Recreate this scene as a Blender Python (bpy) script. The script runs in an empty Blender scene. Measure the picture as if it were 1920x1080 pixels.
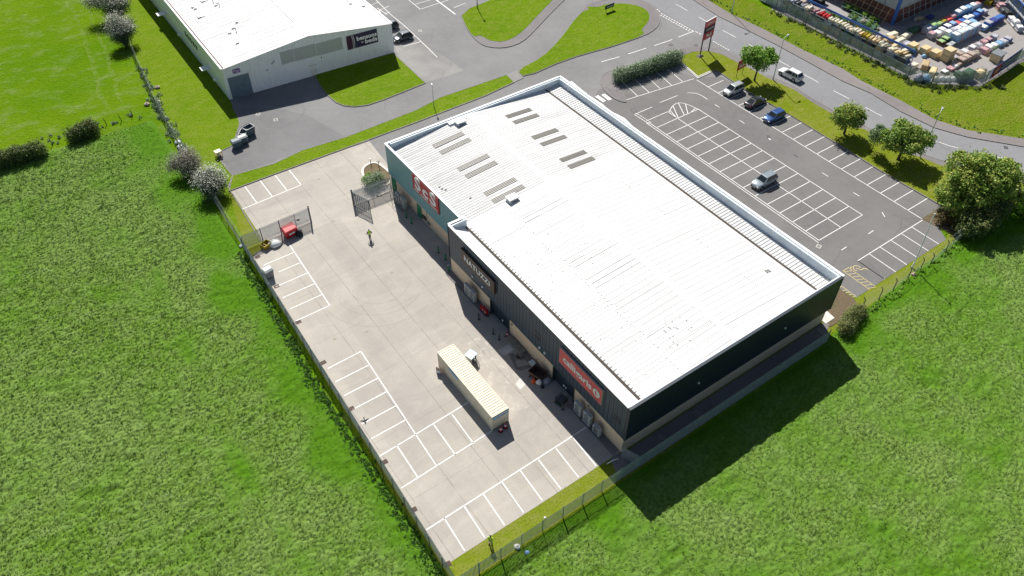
import bpy, bmesh, math, random
import numpy as np
from mathutils import Vector, Matrix, Euler
R = math.radians
rnd = random.Random(7)
scn = bpy.context.scene
COL = scn.collection

# ------------------------------------------------------------------ camera
CAM = np.array([-40.5506, -34.4443, 80.4707]); YAW, PITCH, ROLL, FPX = 0.9508, 0.7960, 0.0064, 1500.777
def _basis():
    cy, sy, cp, sp = math.cos(YAW), math.sin(YAW), math.cos(PITCH), math.sin(PITCH)
    d = np.array([cy*cp, sy*cp, -sp]); r = np.array([sy, -cy, 0.]); u = np.cross(r, d)
    c, s = math.cos(ROLL), math.sin(ROLL)
    return c*r+s*u, -s*r+c*u, d
RR, UU, DD = _basis()
cd = bpy.data.cameras.new('camera'); cam = bpy.data.objects.new('camera', cd); COL.objects.link(cam)
cam.matrix_world = Matrix(((RR[0], UU[0], -DD[0], CAM[0]), (RR[1], UU[1], -DD[1], CAM[1]), (RR[2], UU[2], -DD[2], CAM[2]), (0, 0, 0, 1)))
cd.sensor_width = 36; cd.lens = 36*FPX/1920; cd.clip_start = .5; cd.clip_end = 4000
scn.camera = cam
def G(px, py, z=0.0):
    """ground point under a surveyed spot of the 1920x1080 photograph"""
    v = RR*(px-960)/FPX - UU*(py-540)/FPX + DD
    t = (z-CAM[2])/v[2]
    return (float(CAM[0]+t*v[0]), float(CAM[1]+t*v[1]))
def GL(pts, z=0.0): return [G(a, b, z) for a, b in pts]
def Zm(o, s, pts, z=0.0): return [G(o[0]+a/s, o[1]+b/s, z) for a, b in pts]

# ------------------------------------------------------------------ light
SUN_EL = R(44.5); SUN_AZ = math.atan2(.355, .95)
w = bpy.data.worlds.new('World'); scn.world = w; w.use_nodes = True
nt = w.node_tree; bg = nt.nodes['Background']
sky = nt.nodes.new('ShaderNodeTexSky'); sky.sky_type = 'NISHITA'; sky.sun_disc = False
sky.sun_elevation = SUN_EL; sky.sun_rotation = SUN_AZ
nt.links.new(sky.outputs[0], bg.inputs[0]); bg.inputs[1].default_value = .05
sl = bpy.data.lights.new('sun', 'SUN'); sl.energy = 5.0; sl.angle = R(.5); sl.color = (1, .965, .9)
so = bpy.data.objects.new('sun', sl); COL.objects.link(so)
so.rotation_euler = Vector((-.355, -.95, -1.0)).to_track_quat('-Z', 'Y').to_euler()
so.location = (60, 120, 120)
scn.view_settings.view_transform = 'Standard'; scn.view_settings.look = 'None'
scn.view_settings.gamma = 1; scn.view_settings.exposure = .40
scn.cycles.max_bounces = 5

# ------------------------------------------------------------------ materials
class N:
    def __init__(s, name, rough=.8, spec=.3, metal=0.0):
        s.m = bpy.data.materials.new(name); s.m.use_nodes = True; s.t = s.m.node_tree
        s.b = s.t.nodes['Principled BSDF']; s.b.inputs['Roughness'].default_value = rough
        s.b.inputs['Specular IOR Level'].default_value = spec; s.b.inputs['Metallic'].default_value = metal
        s.co = s.t.nodes.new('ShaderNodeTexCoord')
    def lk(s, a, b): s.t.links.new(a, b)
    def vec(s, scale=(1, 1, 1), rot=0, world=True):
        mp = s.t.nodes.new('ShaderNodeMapping'); mp.inputs['Scale'].default_value = scale; mp.inputs['Rotation'].default_value = (0, 0, rot)
        if world:
            g = s.t.nodes.new('ShaderNodeNewGeometry'); s.lk(g.outputs['Position'], mp.inputs[0])
        else: s.lk(s.co.outputs['Object'], mp.inputs[0])
        return mp.outputs[0]
    def noise(s, scale, detail=4, v=None, rough=.6, dist=0):
        n = s.t.nodes.new('ShaderNodeTexNoise'); n.inputs['Scale'].default_value = scale; n.inputs['Detail'].default_value = detail
        n.inputs['Roughness'].default_value = rough; n.inputs['Distortion'].default_value = dist
        s.lk(v if v is not None else s.vec(), n.inputs['Vector']); return n.outputs[0]
    def ramp(s, f, stops):
        r = s.t.nodes.new('ShaderNodeValToRGB'); e = r.color_ramp.elements
        while len(e) < len(stops): e.new(.5)
        for i, (p, c) in enumerate(stops):
            e[i].position = p; e[i].color = (*c, 1) if len(c) == 3 else c
        s.lk(f, r.inputs[0]); return r.outputs[0]
    def mix(s, f, a, b, mode='MIX'):
        x = s.t.nodes.new('ShaderNodeMix'); x.data_type = 'RGBA'; x.blend_type = mode
        for sock, v in ((x.inputs[0], f), (x.inputs[6], a), (x.inputs[7], b)):
            if isinstance(v, bpy.types.NodeSocket): s.lk(v, sock)
            elif isinstance(v, (int, float)): sock.default_value = v if sock == x.inputs[0] else (v, v, v, 1)
            else: sock.default_value = (*v, 1)
        return x.outputs[2]
    def math(s, op, a, b=0.0):
        x = s.t.nodes.new('ShaderNodeMath'); x.operation = op
        for i, v in enumerate((a, b)):
            if isinstance(v, bpy.types.NodeSocket): s.lk(v, x.inputs[i])
            else: x.inputs[i].default_value = v
        return x.outputs[0]
    def xyz(s, world=True):
        x = s.t.nodes.new('ShaderNodeSeparateXYZ'); s.lk(s.vec(world=world), x.inputs[0]); return x.outputs
    def lines(s, coord, pitch, width, off=0.0):
        """1 on thin lines every pitch metres"""
        a = s.math('MODULO', s.math('ADD', coord, 1000*pitch+off), pitch)
        return s.math('LESS_THAN', a, width)
    def attr(s, name):
        a = s.t.nodes.new('ShaderNodeAttribute'); a.attribute_name = name; return a.outputs['Fac']
    def col(s, c):
        if isinstance(c, bpy.types.NodeSocket): s.lk(c, s.b.inputs['Base Color'])
        else: s.b.inputs['Base Color'].default_value = (*c, 1)
        return s
    def bump(s, h, strength=.4, dist=.05):
        b = s.t.nodes.new('ShaderNodeBump'); b.inputs['Strength'].default_value = strength; b.inputs['Distance'].default_value = dist
        s.lk(h, b.inputs['Height']); s.lk(b.outputs[0], s.b.inputs['Normal']); return s

def plain(name, c, rough=.6, metal=0.0, var=.18, sc=1.5, spec=.4):
    n = N(name, rough, spec, metal)
    f = n.noise(sc, 5)
    lo = tuple(x*(1-var) for x in c); hi = tuple(min(1, x*(1+var)) for x in c)
    n.col(n.ramp(f, [(.3, lo), (.7, hi)])); return n.m

def grass(name, a, b, c, big=.06, mid=.5, fine=3.5, bumpd=.25, bs=.7):
    n = N(name, .95, .0)
    f1 = n.noise(big, 3); f2 = n.noise(mid, 5, n.vec((1, 1.6, 1), .3)); f3 = n.noise(fine, 4, n.vec((1, 1.7, 1), .2))
    col = n.mix(n.ramp(f1, [(.35, (0, 0, 0)), (.65, (1, 1, 1))]), a, b)
    col = n.mix(n.ramp(f2, [(.42, (0, 0, 0)), (.72, (.8, .8, .8))]), col, c)
    col = n.mix(n.ramp(f3, [(.3, (.75, .75, .75)), (.55, (0, 0, 0))]), col, tuple(x*.55 for x in a))
    n.col(col); n.bump(n.math('ADD', n.math('MULTIPLY', f2, .5), f3), bs, bumpd); return n.m

M = {}
M['lawn'] = grass('lawn_grass', (.125, .222, .010), (.158, .248, .012), (.205, .262, .040), big=.09, mid=.45, fine=2.6, bumpd=.2, bs=.8)
M['verge'] = grass('verge_grass', (.165, .22, .012), (.205, .235, .028), (.25, .245, .070), bumpd=.12, bs=.6)
M['rough_verge'] = grass('rough_verge_grass', (.125, .205, .012), (.175, .225, .016), (.22, .235, .045), mid=.35, fine=2.2, bumpd=.35, bs=.9)

def far_field():
    n = N('pasture_grass', .95, .0)
    v = n.vec((.8, 1.25, 1), .55)
    f1 = n.noise(.035, 4); f2 = n.noise(.28, 6, v, .68); f3 = n.noise(2.2, 5, n.vec((.7, 1.6, 1), .5))
    col = n.mix(n.ramp(f1, [(.38, (0, 0, 0)), (.62, (1, 1, 1))]), (.100, .205, .006), (.138, .232, .008))
    col = n.mix(n.ramp(f2, [(.50, (0, 0, 0)), (.74, (.85, .85, .85))]), col, (.205, .27, .085))
    col = n.mix(n.ramp(f3, [(.28, (.8, .8, .8)), (.5, (0, 0, 0))]), col, (.06, .135, .008))
    # two pale wheel tracks worn into the pasture
    x = n.xyz(); wob = n.math('MULTIPLY', n.noise(.05, 2), 5.0)
    d = n.math('SUBTRACT', n.math('ADD', x[0], wob), n.math('MULTIPLY', x[1], .10))
    t1 = n.math('LESS_THAN', n.math('ABSOLUTE', n.math('ADD', d, 36.4)), .42)
    t2 = n.math('LESS_THAN', n.math('ABSOLUTE', n.math('ADD', d, 33.4)), .42)
    t = n.math('MULTIPLY', n.math('MULTIPLY', n.math('ADD', t1, t2), n.math('GREATER_THAN', x[1], 108)), n.math('GREATER_THAN', n.noise(1.1, 3), .50))
    col = n.mix(n.math('MULTIPLY', t, .42), col, (.20, .26, .08))
    n.col(col); n.bump(n.math('ADD', f2, f3), .9, .3); return n.m
M['field'] = far_field()

def meadow():
    n = N('meadow_grass', .95, .04)
    t = n.attr('tone'); k = n.attr('pale')
    f = n.noise(.35, 5, n.vec((.8, 1.5, 1), .3)); f2 = n.noise(3.6, 4, n.vec((.6, 1.4, 1), .25))
    col = n.mix(t, n.mix(n.ramp(n.noise(.045, 4), [(.40, (0, 0, 0)), (.62, (1, 1, 1))]), (.120, .218, .024), (.158, .246, .052)), (.074, .180, .008))
    col = n.mix(n.math('MULTIPLY', n.ramp(f, [(.45, (0, 0, 0)), (.7, (1, 1, 1))]), n.math('SUBTRACT', 1.0, t)), col, (.168, .255, .062))
    col = n.mix(n.math('MULTIPLY', k, .5), col, (.215, .315, .125))
    col = n.mix(n.ramp(f2, [(.3, (.35, .35, .35)), (.5, (0, 0, 0))]), col, (.062, .15, .02))
    n.col(col); n.bump(f2, .6, .15); return n.m
M['meadow'] = meadow()

def asphalt(name, c, warm=(1, 1, 1), patch=.12, grain=.3):
    n = N(name, .9, .25)
    f1 = n.noise(.09, 5); f2 = n.noise(.9, 6, rough=.7); f3 = n.noise(28, 2)
    a = tuple(c*w_*(1-patch) for w_ in warm); b = tuple(c*w_*(1+patch) for w_ in warm)
    col = n.mix(n.ramp(f1, [(.35, (0, 0, 0)), (.65, (1, 1, 1))]), a, b)
    col = n.mix(n.ramp(f2, [(.42, (0, 0, 0)), (.8, (.55, .55, .55))]), col, tuple(c*w_*1.22 for w_ in warm))
    col = n.mix(n.ramp(f3, [(.35, (grain, grain, grain)), (.55, (0, 0, 0))]), col, tuple(c*w_*.6 for w_ in warm))
    v = n.t.nodes.new('ShaderNodeTexVoronoi'); v.feature = 'DISTANCE_TO_EDGE'; v.inputs['Scale'].default_value = .13
    wv = n.mix(.04, n.vec(), n.t.nodes.new('ShaderNodeTexNoise').outputs[1]); n.lk(wv, v.inputs['Vector'])
    cr_ = n.math('MULTIPLY', n.math('LESS_THAN', v.outputs['Distance'], .007), n.math('GREATER_THAN', n.noise(.11, 3), .52))
    col = n.mix(n.math('MULTIPLY', cr_, .28), col, tuple(c*w_*.45 for w_ in warm))
    st = n.ramp(n.noise(.33, 5, rough=.8), [(.62, (0, 0, 0)), (.74, (.5, .5, .5))]); col = n.mix(st, col, tuple(c*w_*.72 for w_ in warm))
    n.col(col); n.bump(f3, .2, .01); return n.m
M['asphalt'] = asphalt('service_asphalt', .222, (1, .99, .995))
M['asphalt_park'] = asphalt('car_park_asphalt', .178, (1.02, .99, .965))
M['road'] = asphalt('main_road_asphalt', .245, (.985, .99, 1.03), .06)
M['asphalt_dark'] = asphalt('patched_asphalt', .192, (1, .99, 1.0))
M['pave'] = asphalt('pavement_asphalt', .195, (1.05, .98, .98))
M['pave_red'] = asphalt('reddish_pavement', .210, (1.09, .98, .96))
M['worn'] = asphalt('worn_concrete', .265, (1.02, 1, .96), .25)

def concrete():
    n = N('yard_concrete', .9, .25)
    x = n.xyz()
    f1 = n.noise(.07, 5); f2 = n.noise(.5, 6, n.vec((1, .35, 1), .12), .7); f3 = n.noise(6, 4)
    f4 = n.noise(.22, 6, n.vec((.4, 1, 1)), .75, 1.5)
    col = n.mix(n.ramp(f1, [(.33, (0, 0, 0)), (.66, (1, 1, 1))]), (.405, .372, .340), (.47, .432, .378))
    col = n.mix(n.ramp(f2, [(.45, (0, 0, 0)), (.8, (.6, .6, .6))]), col, (.33, .308, .29))
    col = n.mix(n.ramp(f4, [(.48, (0, 0, 0)), (.72, (.75, .75, .75))]), col, (.53, .488, .43))
    col = n.mix(n.ramp(f3, [(.3, (.25, .25, .25)), (.6, (0, 0, 0))]), col, (.27, .245, .225))
    # per slab tone
    wn = n.t.nodes.new('ShaderNodeTexWhiteNoise'); wn.noise_dimensions = '2D'
    cb = n.t.nodes.new('ShaderNodeCombineXYZ')
    n.lk(n.math('FLOOR', n.math('DIVIDE', n.math('ADD', x[0], 504.6), 4.6)), cb.inputs[0])
    n.lk(n.math('FLOOR', n.math('DIVIDE', n.math('ADD', x[1], 600.0), 9.0)), cb.inputs[1]); n.lk(cb.outputs[0], wn.inputs[0])
    col = n.mix(.35, col, n.mix(wn.outputs[0], n.mix(1.0, col, .82, 'MULTIPLY'), n.mix(1.0, col, 1.1, 'MULTIPLY')))
    # joints, slightly wandering dark sealant
    j = n.math('MAXIMUM', n.lines(x[0], 4.6, .07, 4.6), n.math('MULTIPLY', n.lines(x[1], 9.0, .06), .6))
    j = n.math('MULTIPLY', j, n.ramp(n.noise(.8, 3), [(.34, (.15, .15, .15)), (.55, (.75, .75, .75))]))
    col = n.mix(j, col, (.19, .17, .155))
    # tyre arcs where lorries turn
    dx = n.math('ADD', x[0], 9.5); dy = n.math('SUBTRACT', x[1], 41.5)
    rr = n.math('SQRT', n.math('ADD', n.math('MULTIPLY', dx, dx), n.math('MULTIPLY', dy, dy)))
    arc = n.math('MULTIPLY', n.lines(rr, 2.1, .22), n.math('LESS_THAN', n.math('ABSOLUTE', n.math('SUBTRACT', rr, 6.5)), 3.2))
    arc = n.math('MULTIPLY', arc, n.math('LESS_THAN', x[1], 41)); arc = n.math('MULTIPLY', arc, n.math('LESS_THAN', x[0], -6))
    col = n.mix(n.math('MULTIPLY', arc, n.math('MULTIPLY', n.noise(1.5, 3), .32)), col, (.22, .20, .185))
    # spilt cement swept about beside the container
    bx_ = n.math('MULTIPLY', n.math('LESS_THAN', n.math('ABSOLUTE', n.math('ADD', x[0], 4.6)), 2.3), n.math('LESS_THAN', n.math('ABSOLUTE', n.math('SUBTRACT', x[1], 18.3)), 6.5))
    col = n.mix(n.math('MULTIPLY', bx_, n.ramp(n.noise(.9, 6, n.vec((1, .8, 1)), .75, 1.0), [(.50, (0, 0, 0)), (.66, (.6, .6, .6))])), col, (.62, .58, .51))
    # scattered small rust and oil spots
    v = n.t.nodes.new('ShaderNodeTexVoronoi'); v.inputs['Scale'].default_value = .22; n.lk(n.vec(), v.inputs['Vector'])
    sp = n.math('LESS_THAN', n.math('ADD', v.outputs['Distance'], n.math('MULTIPLY', n.noise(3, 3), .09)), .10)
    col = n.mix(n.math('MULTIPLY', sp, .4), col, (.27, .20, .16))
    n.col(col); n.bump(f3, .15, .02); return n.m
M['concrete'] = concrete()
M['kerb'] = plain('kerb_stone', (.235, .22, .205), .9, sc=2)
M['kerb_pale'] = plain('pale_concrete_paving', (.62, .60, .56), .9, sc=1.2, var=.1)
M['soil'] = grass('bare_soil', (.17, .125, .09), (.21, .16, .11), (.12, .12, .05), mid=1.2, fine=6, bumpd=.1)
def paint(name, c):
    n = N(name, .7, .3)
    n.col(n.ramp(n.noise(2.5, 5, rough=.75), [(.30, tuple(x*.62 for x in c)), (.48, c)])); return n.m
M['paint'] = paint('road_paint', (.86, .85, .82)); M['paint_y'] = paint('yellow_road_paint', (.62, .50, .24))
M['paint_old'] = paint('worn_road_paint', (.42, .415, .41))
M['yardfloor'] = asphalt('block_paving', .31, (1.05, .98, .95), .08)

def roofmat(name, c, dirt, amt, pitch=.0):
    n = N(name, .55, .35)
    x = n.xyz()
    f = n.noise(.35, 6, n.vec((.25, 1.6, 1)), .7); g = n.noise(2.2, 5, n.vec((.15, 2.2, 1)), .7)
    col = n.mix(n.math('MULTIPLY', n.ramp(f, [(.48, (0, 0, 0)), (.8, (1, 1, 1))]), amt), c, dirt)
    col = n.mix(n.math('MULTIPLY', n.ramp(g, [(.55, (0, 0, 0)), (.8, (1, 1, 1))]), amt*.8), col, dirt)
    n.col(col); return n.m
M['roof'] = roofmat('white_roof_sheet', (.715, .715, .71), (.46, .45, .43), .50)
M['roof_old'] = roofmat('weathered_white_roof_sheet', (.67, .67, .665), (.38, .37, .36), .75)
M['rib'] = plain('roof_rib', (.62, .62, .61), .6, sc=.8); M['ribline'] = plain('roof_sheet_joint', (.30, .29, .28), .7, sc=.8)
M['seam'] = plain('roof_lap_joint', (.30, .29, .28), .8)  # plain dark grey for lap lines, clips and roof specks
M['gutbrown'] = plain('dirty_gutter', (.075, .06, .05), .9)
n = N('grp_rooflight', .5, .4); x = n.xyz()
n.col(n.mix(n.lines(x[1], .3, .10), (.30, .285, .255), (.17, .16, .145))); M['rooflight'] = n.m
def ribbed(name, c, pitch=.33, dark=.55, along='x', rough=.45, dirt=0.0, d=.06):
    n = N(name, rough, .45)
    x = n.xyz(); co = x[0] if along == 'x' else x[1]
    a = n.math('MODULO', n.math('ADD', co, 1000*pitch), pitch)
    tri = n.ramp(n.math('DIVIDE', a, pitch), [(0, (0, 0, 0)), (.12, (1, 1, 1)), (.45, (1, 1, 1)), (.6, (0, 0, 0)), (1.0, (0, 0, 0))])
    col = n.mix(n.lines(co, pitch, pitch*.14, pitch*.45), c, tuple(v*dark for v in c))
    if dirt:
        f = n.noise(.9, 5, n.vec((2.5, 2.5, .35)), .7)
        col = n.mix(n.math('MULTIPLY', n.ramp(f, [(.5, (0, 0, 0)), (.75, (1, 1, 1))]), dirt), col, tuple(v*.55 for v in c))
    n.col(col); n.bump(tri, .9, d); return n.m
M['teal'] = ribbed('teal_cladding', (.185, .40, .44), .50, .5, 'y')
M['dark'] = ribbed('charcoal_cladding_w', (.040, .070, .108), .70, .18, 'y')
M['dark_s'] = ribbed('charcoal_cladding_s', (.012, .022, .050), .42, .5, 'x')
M['dark_flat'] = plain('charcoal_flashing', (.035, .05, .065), .5, sc=.6)
M['loading'] = plain('dark_recess_door', (.022, .040, .055), .45, sc=.6)
M['white_x'] = ribbed('white_cladding_s', (.87, .90, .93), .60, .90, 'x', dirt=.35)
M['white_y'] = ribbed('white_cladding_w', (.86, .88, .90), .60, .90, 'y', dirt=.2)
M['trim'] = plain('white_trim', (.82, .83, .83), .5, var=.05)
M['parapet'] = plain('pale_parapet_lining', (.60, .68, .73), .5, var=.10, sc=.7)
n = N('buff_brick', .9, .2); x = n.xyz(); f = n.noise(1.6, 5)
col = n.mix(n.lines(x[2], .3, .035), n.ramp(f, [(.3, (.72, .575, .41)), (.7, (.82, .665, .485))]), (.64, .52, .37)); n.col(col); M['brick'] = n.m
M['redbrick'] = plain('red_brick', (.20, .085, .06), .9)
M['signwhite'] = plain('white_sign_letter', (.93, .93, .93), .5, var=.02)
for k, c, r_, m_ in [('steel', (.34, .37, .39), .45, .6), ('galv', (.46, .52, .56), .45, .25), ('fsteel', (.16, .19, .21), .6, .2), ('wire', (.20, .24, .23), .6, .2), ('dsteel', (.10, .11, .12), .5, .3),
        ('green', (.015, .22, .10), .5, 0), ('black', (.015, .015, .017), .6, 0), ('red', (.50, .015, .022), .45, 0), ('pink', (.72, .10, .10), .45, 0),
        ('brown', (.075, .052, .042), .5, 0), ('navy', (.030, .022, .075), .45, 0), ('purple', (.16, .03, .30), .5, 0), ('maroon', (.060, .010, .048), .5, 0),
        ('white', (.80, .80, .79), .5, 0), ('cream', (.69, .64, .50), .55, 0), ('grey', (.42, .45, .45), .5, 0), ('grey2', (.20, .22, .235), .5, 0),
        ('binblue', (.075, .115, .145), .5, 0), ('yellow', (.42, .31, .015), .6, 0), ('orange', (.70, .10, .02), .6, 0), ('wood', (.46, .34, .19), .8, 0),
        ('wood2', (.62, .49, .28), .8, 0), ('postwood', (.07, .05, .035), .9, 0), ('bark', (.10, .075, .055), .95, 0), ('rust', (.115, .07, .055), .85, .2), ('shutter', (.155, .215, .27), .5, .2),
        ('tyre', (.018, .018, .02), .85, 0), ('alloy', (.35, .36, .38), .35, .8), ('plate', (.75, .73, .6), .5, 0), ('lampg', (.62, .60, .55), .2, 0),
        ('tail', (.32, .01, .01), .3, 0), ('blue', (.045, .14, .44), .5, 0), ('lblue', (.25, .44, .66), .5, 0), ('hvis', (.55, .86, .04), .7, 0), ('skin', (.42, .25, .18), .6, 0),
        ('trous', (.035, .045, .075), .8, 0), ('jeans', (.07, .13, .18), .8, 0), ('hair', (.035, .022, .015), .7, 0), ('concp', (.24, .22, .18), .9, 0), ('dgreen', (.03, .09, .05), .7, 0),
        ('pgreen', (.33, .50, .20), .6, 0), ('stone', (.42, .33, .28), .9, 0), ('pinkbag', (.50, .30, .32), .8, 0), ('greybag', (.42, .42, .47), .8, 0), ('dblue', (.03, .05, .26), .5, 0), ('silv', (.46, .46, .47), .6, 0)]:
    M[k] = plain(k+'_surface', c, r_, m_, .14, 3 if k in ('wood', 'wood2', 'rust', 'cream', 'redbrick') else 1.2)
def carpaint(name, c, metal=.35):
    n = N(name, .28, .5, metal); n.b.inputs['Coat Weight'].default_value = .6; n.b.inputs['Coat Roughness'].default_value = .08
    n.col(n.ramp(n.noise(.9, 3), [(.3, tuple(v*.94 for v in c)), (.7, c)])); return n.m
M['c_silver'] = carpaint('silver_car_paint', (.50, .53, .55)); M['c_black'] = carpaint('black_car_paint', (.035, .037, .043)); M['c_blue'] = carpaint('blue_car_paint', (.035, .10, .30))
M['c_grey'] = carpaint('grey_car_paint', (.33, .38, .42)); M['c_white'] = carpaint('white_car_paint', (.80, .80, .80), 0); M['c_dark'] = carpaint('dark_blue_car_paint', (.05, .06, .075))
n = N('window_glass', .12, .6); n.col((.05, .06, .07)); M['glass'] = n.m
n = N('dark_car_glass', .08, .6); n.col((.018, .025, .03)); M['cglass'] = n.m
n = N('grp_strip_panel', .6, .3); x = n.xyz()
n.col(n.mix(n.ramp(n.noise(.5, 5, n.vec((2.2, 1, .3))), [(.4, (.38, .43, .41)), (.7, (.56, .60, .58))]), (.48, .53, .51), (.45, .47, .44))); M['strip'] = n.m
def leafmat(name, stops, rough=.6):
    n = N(name, rough, .25); t = n.attr('tone'); n.col(n.ramp(t, stops))
    tr = n.t.nodes.new('ShaderNodeBsdfTranslucent'); mx = n.t.nodes.new('ShaderNodeMixShader'); mx.inputs[0].default_value = .22
    n.lk(n.ramp(t, stops), tr.inputs[0]); out = n.t.nodes['Material Output']
    n.lk(n.b.outputs[0], mx.inputs[1]); n.lk(tr.outputs[0], mx.inputs[2]); n.lk(mx.outputs[0], out.inputs[0]); return n.m
M['leaf'] = leafmat('sycamore_leaf', [(0, (.10, .20, .035)), (.45, (.19, .32, .05)), (.8, (.30, .41, .07)), (1, (.38, .40, .09))])
M['leaf_b'] = leafmat('bright_leaf', [(0, (.11, .26, .04)), (.6, (.24, .43, .05)), (1, (.38, .52, .10))])
M['leaf_pale'] = leafmat('willow_leaf', [(0, (.11, .19, .07)), (.6, (.20, .30, .12)), (1, (.33, .40, .22))])
M['leaf_hedge'] = leafmat('laurel_leaf', [(0, (.12, .19, .09)), (.6, (.24, .33, .19)), (1, (.40, .47, .32))])
M['leaf_dark'] = leafmat('hedgerow_leaf', [(0, (.05, .10, .03)), (.6, (.12, .17, .045)), (1, (.28, .28, .10))])
M['leaf_thorn'] = leafmat('thorn_leaf', [(0, (.045, .085, .055)), (.6, (.085, .13, .08)), (1, (.15, .18, .12))])
M['blossom'] = leafmat('may_blossom', [(0, (.30, .31, .24)), (.35, (.62, .61, .52)), (1, (.88, .86, .76))])
M['twig'] = leafmat('brown_twig_leaf', [(0, (.14, .12, .085)), (.5, (.26, .24, .19)), (1, (.58, .56, .48))])
M['nettle'] = leafmat('nettle_leaf', [(0, (.04, .11, .012)), (.6, (.065, .165, .018)), (1, (.11, .23, .03))])
M['leaf_gold'] = leafmat('golden_leaf', [(0, (.12, .10, .02)), (1, (.36, .24, .03))])
M['leaf_plum'] = leafmat('bronze_leaf', [(0, (.05, .05, .02)), (.6, (.12, .09, .03)), (1, (.18, .17, .05))])

# ------------------------------------------------------------------ mesh helpers
class MB:
    def __init__(s): s.v = []; s.f = []
    def add(s, vs, fs):
        b = len(s.v); s.v += [tuple(map(float, q)) for q in vs]; s.f += [tuple(b+i for i in f) for f in fs]; return s
    def box(s, x0, x1, y0, y1, z0, z1):
        return s.add([(x0, y0, z0), (x1, y0, z0), (x1, y1, z0), (x0, y1, z0), (x0, y0, z1), (x1, y0, z1), (x1, y1, z1), (x0, y1, z1)],
                     [(0, 3, 2, 1), (4, 5, 6, 7), (0, 1, 5, 4), (1, 2, 6, 5), (2, 3, 7, 6), (3, 0, 4, 7)])
    def cbox(s, c, d, rz=0.0, tilt=0.0):
        m = Matrix.Translation(c) @ Matrix.Rotation(rz, 4, 'Z') @ Matrix.Rotation(tilt, 4, 'X')
        hx, hy, hz = d[0]/2, d[1]/2, d[2]/2
        vs = [m @ Vector((a*hx, b*hy, c_*hz)) for c_ in (-1, 1) for a, b in ((-1, -1), (1, -1), (1, 1), (-1, 1))]
        return s.add(vs, [(0, 3, 2, 1), (4, 5, 6, 7), (0, 1, 5, 4), (1, 2, 6, 5), (2, 3, 7, 6), (3, 0, 4, 7)])
    def chbox(s, c, d, rz=0.0, ch=.05):
        """box with chamfered top and vertical edges; c is the centre of its foot"""
        m = Matrix.Translation(c) @ Matrix.Rotation(rz, 4, 'Z'); hx, hy, h = d[0]/2, d[1]/2, d[2]
        def ring(k, z): return [m @ Vector(q) for q in ((-hx+k, -hy, z), (hx-k, -hy, z), (hx, -hy+k, z), (hx, hy-k, z), (hx-k, hy, z), (-hx+k, hy, z), (-hx, hy-k, z), (-hx, -hy+k, z))]
        def ring2(k, z): return [m @ Vector(q) for q in ((-hx+k*1.6, -hy+k, z), (hx-k*1.6, -hy+k, z), (hx-k, -hy+k*1.6, z), (hx-k, hy-k*1.6, z), (hx-k*1.6, hy-k, z), (-hx+k*1.6, hy-k, z), (-hx+k, hy-k*1.6, z), (-hx+k, -hy+k*1.6, z))]
        return s.loft([ring(ch, 0), ring(ch, h-ch), ring2(ch, h)])
    def loft(s, rings, caps=True):
        n = len(rings[0]); vs = [q for r in rings for q in r]; fs = []
        for i in range(len(rings)-1):
            for j in range(n):
                k = (j+1) % n; fs.append((i*n+j, i*n+k, (i+1)*n+k, (i+1)*n+j))
        if caps: fs += [tuple(range(n-1, -1, -1)), tuple((len(rings)-1)*n+j for j in range(n))]
        return s.add(vs, fs)
    def poly(s, pts, z): return s.add([(a, b, z) for a, b in pts], [tuple(range(len(pts)))])
    def prism(s, pts, z0, z1):
        n = len(pts); a = sum(pts[i][0]*pts[(i+1) % n][1]-pts[(i+1) % n][0]*pts[i][1] for i in range(n))
        if a < 0: pts = pts[::-1]
        return s.loft([[(q[0], q[1], z0) for q in pts], [(q[0], q[1], z1) for q in pts]])
    def tube(s, p0, p1, r0, r1=None, n=8, caps=True):
        r1 = r0 if r1 is None else r1; p0 = Vector(p0); p1 = Vector(p1); d = (p1-p0).normalized()
        a = d.orthogonal().normalized(); b = d.cross(a)
        rg = lambda p, r: [p+a*(r*math.cos(2*math.pi*i/n))+b*(r*math.sin(2*math.pi*i/n)) for i in range(n)]
        return s.loft([rg(p0, r0), rg(p1, r1)], caps)
    def path(s, pts, radii, n=7):
        for i in range(len(pts)-1): s.tube(pts[i], pts[i+1], radii[i], radii[i+1], n)
        return s
    def ribbon(s, pts, w, z0, z1=None, closed=False):
        """mitred strip of width w along pts; flat sheet at z0 or a box up to z1"""
        P = [Vector((a, b)) for a, b in pts]; n = len(P); L_ = []; R_ = []
        for i in range(n):
            a = P[i-1] if (closed or i > 0) else None; b = P[(i+1) % n] if (closed or i < n-1) else None
            d = Vector((0, 0))
            if a is not None: d += (P[i]-a).normalized()
            if b is not None: d += (b-P[i]).normalized()
            if d.length < 1e-6: d = Vector((1, 0))
            d.normalize(); nn = Vector((-d.y, d.x)); k = 1.0
            if a is not None and b is not None:
                e = (b-P[i]).normalized(); k = 1/max(.5, abs(nn.dot(Vector((-e.y, e.x)))))
            L_.append(P[i]+nn*w/2*k); R_.append(P[i]-nn*w/2*k)
        m = n if closed else n-1
        if z1 is None:
            vs = [(q.x, q.y, z0) for q in L_]+[(q.x, q.y, z0) for q in R_]
            return s.add(vs, [(n+i, n+(i+1) % n, (i+1) % n, i) for i in range(m)])
        vs = [(q.x, q.y, z) for z in (z0, z1) for q in L_+R_]; fs = []
        for i in range(m):
            j = (i+1) % n
            fs += [(2*n+n+i, 2*n+n+j, 2*n+j, 2*n+i), (i, j, 2*n+j, 2*n+i), (n+j, n+i, 3*n+i, 3*n+j)]
        if not closed: fs += [(0, n, 3*n, 2*n), (n-1, 2*n+n-1, 3*n+n-1, n+n-1)]
        return s.add(vs, fs)
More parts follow.
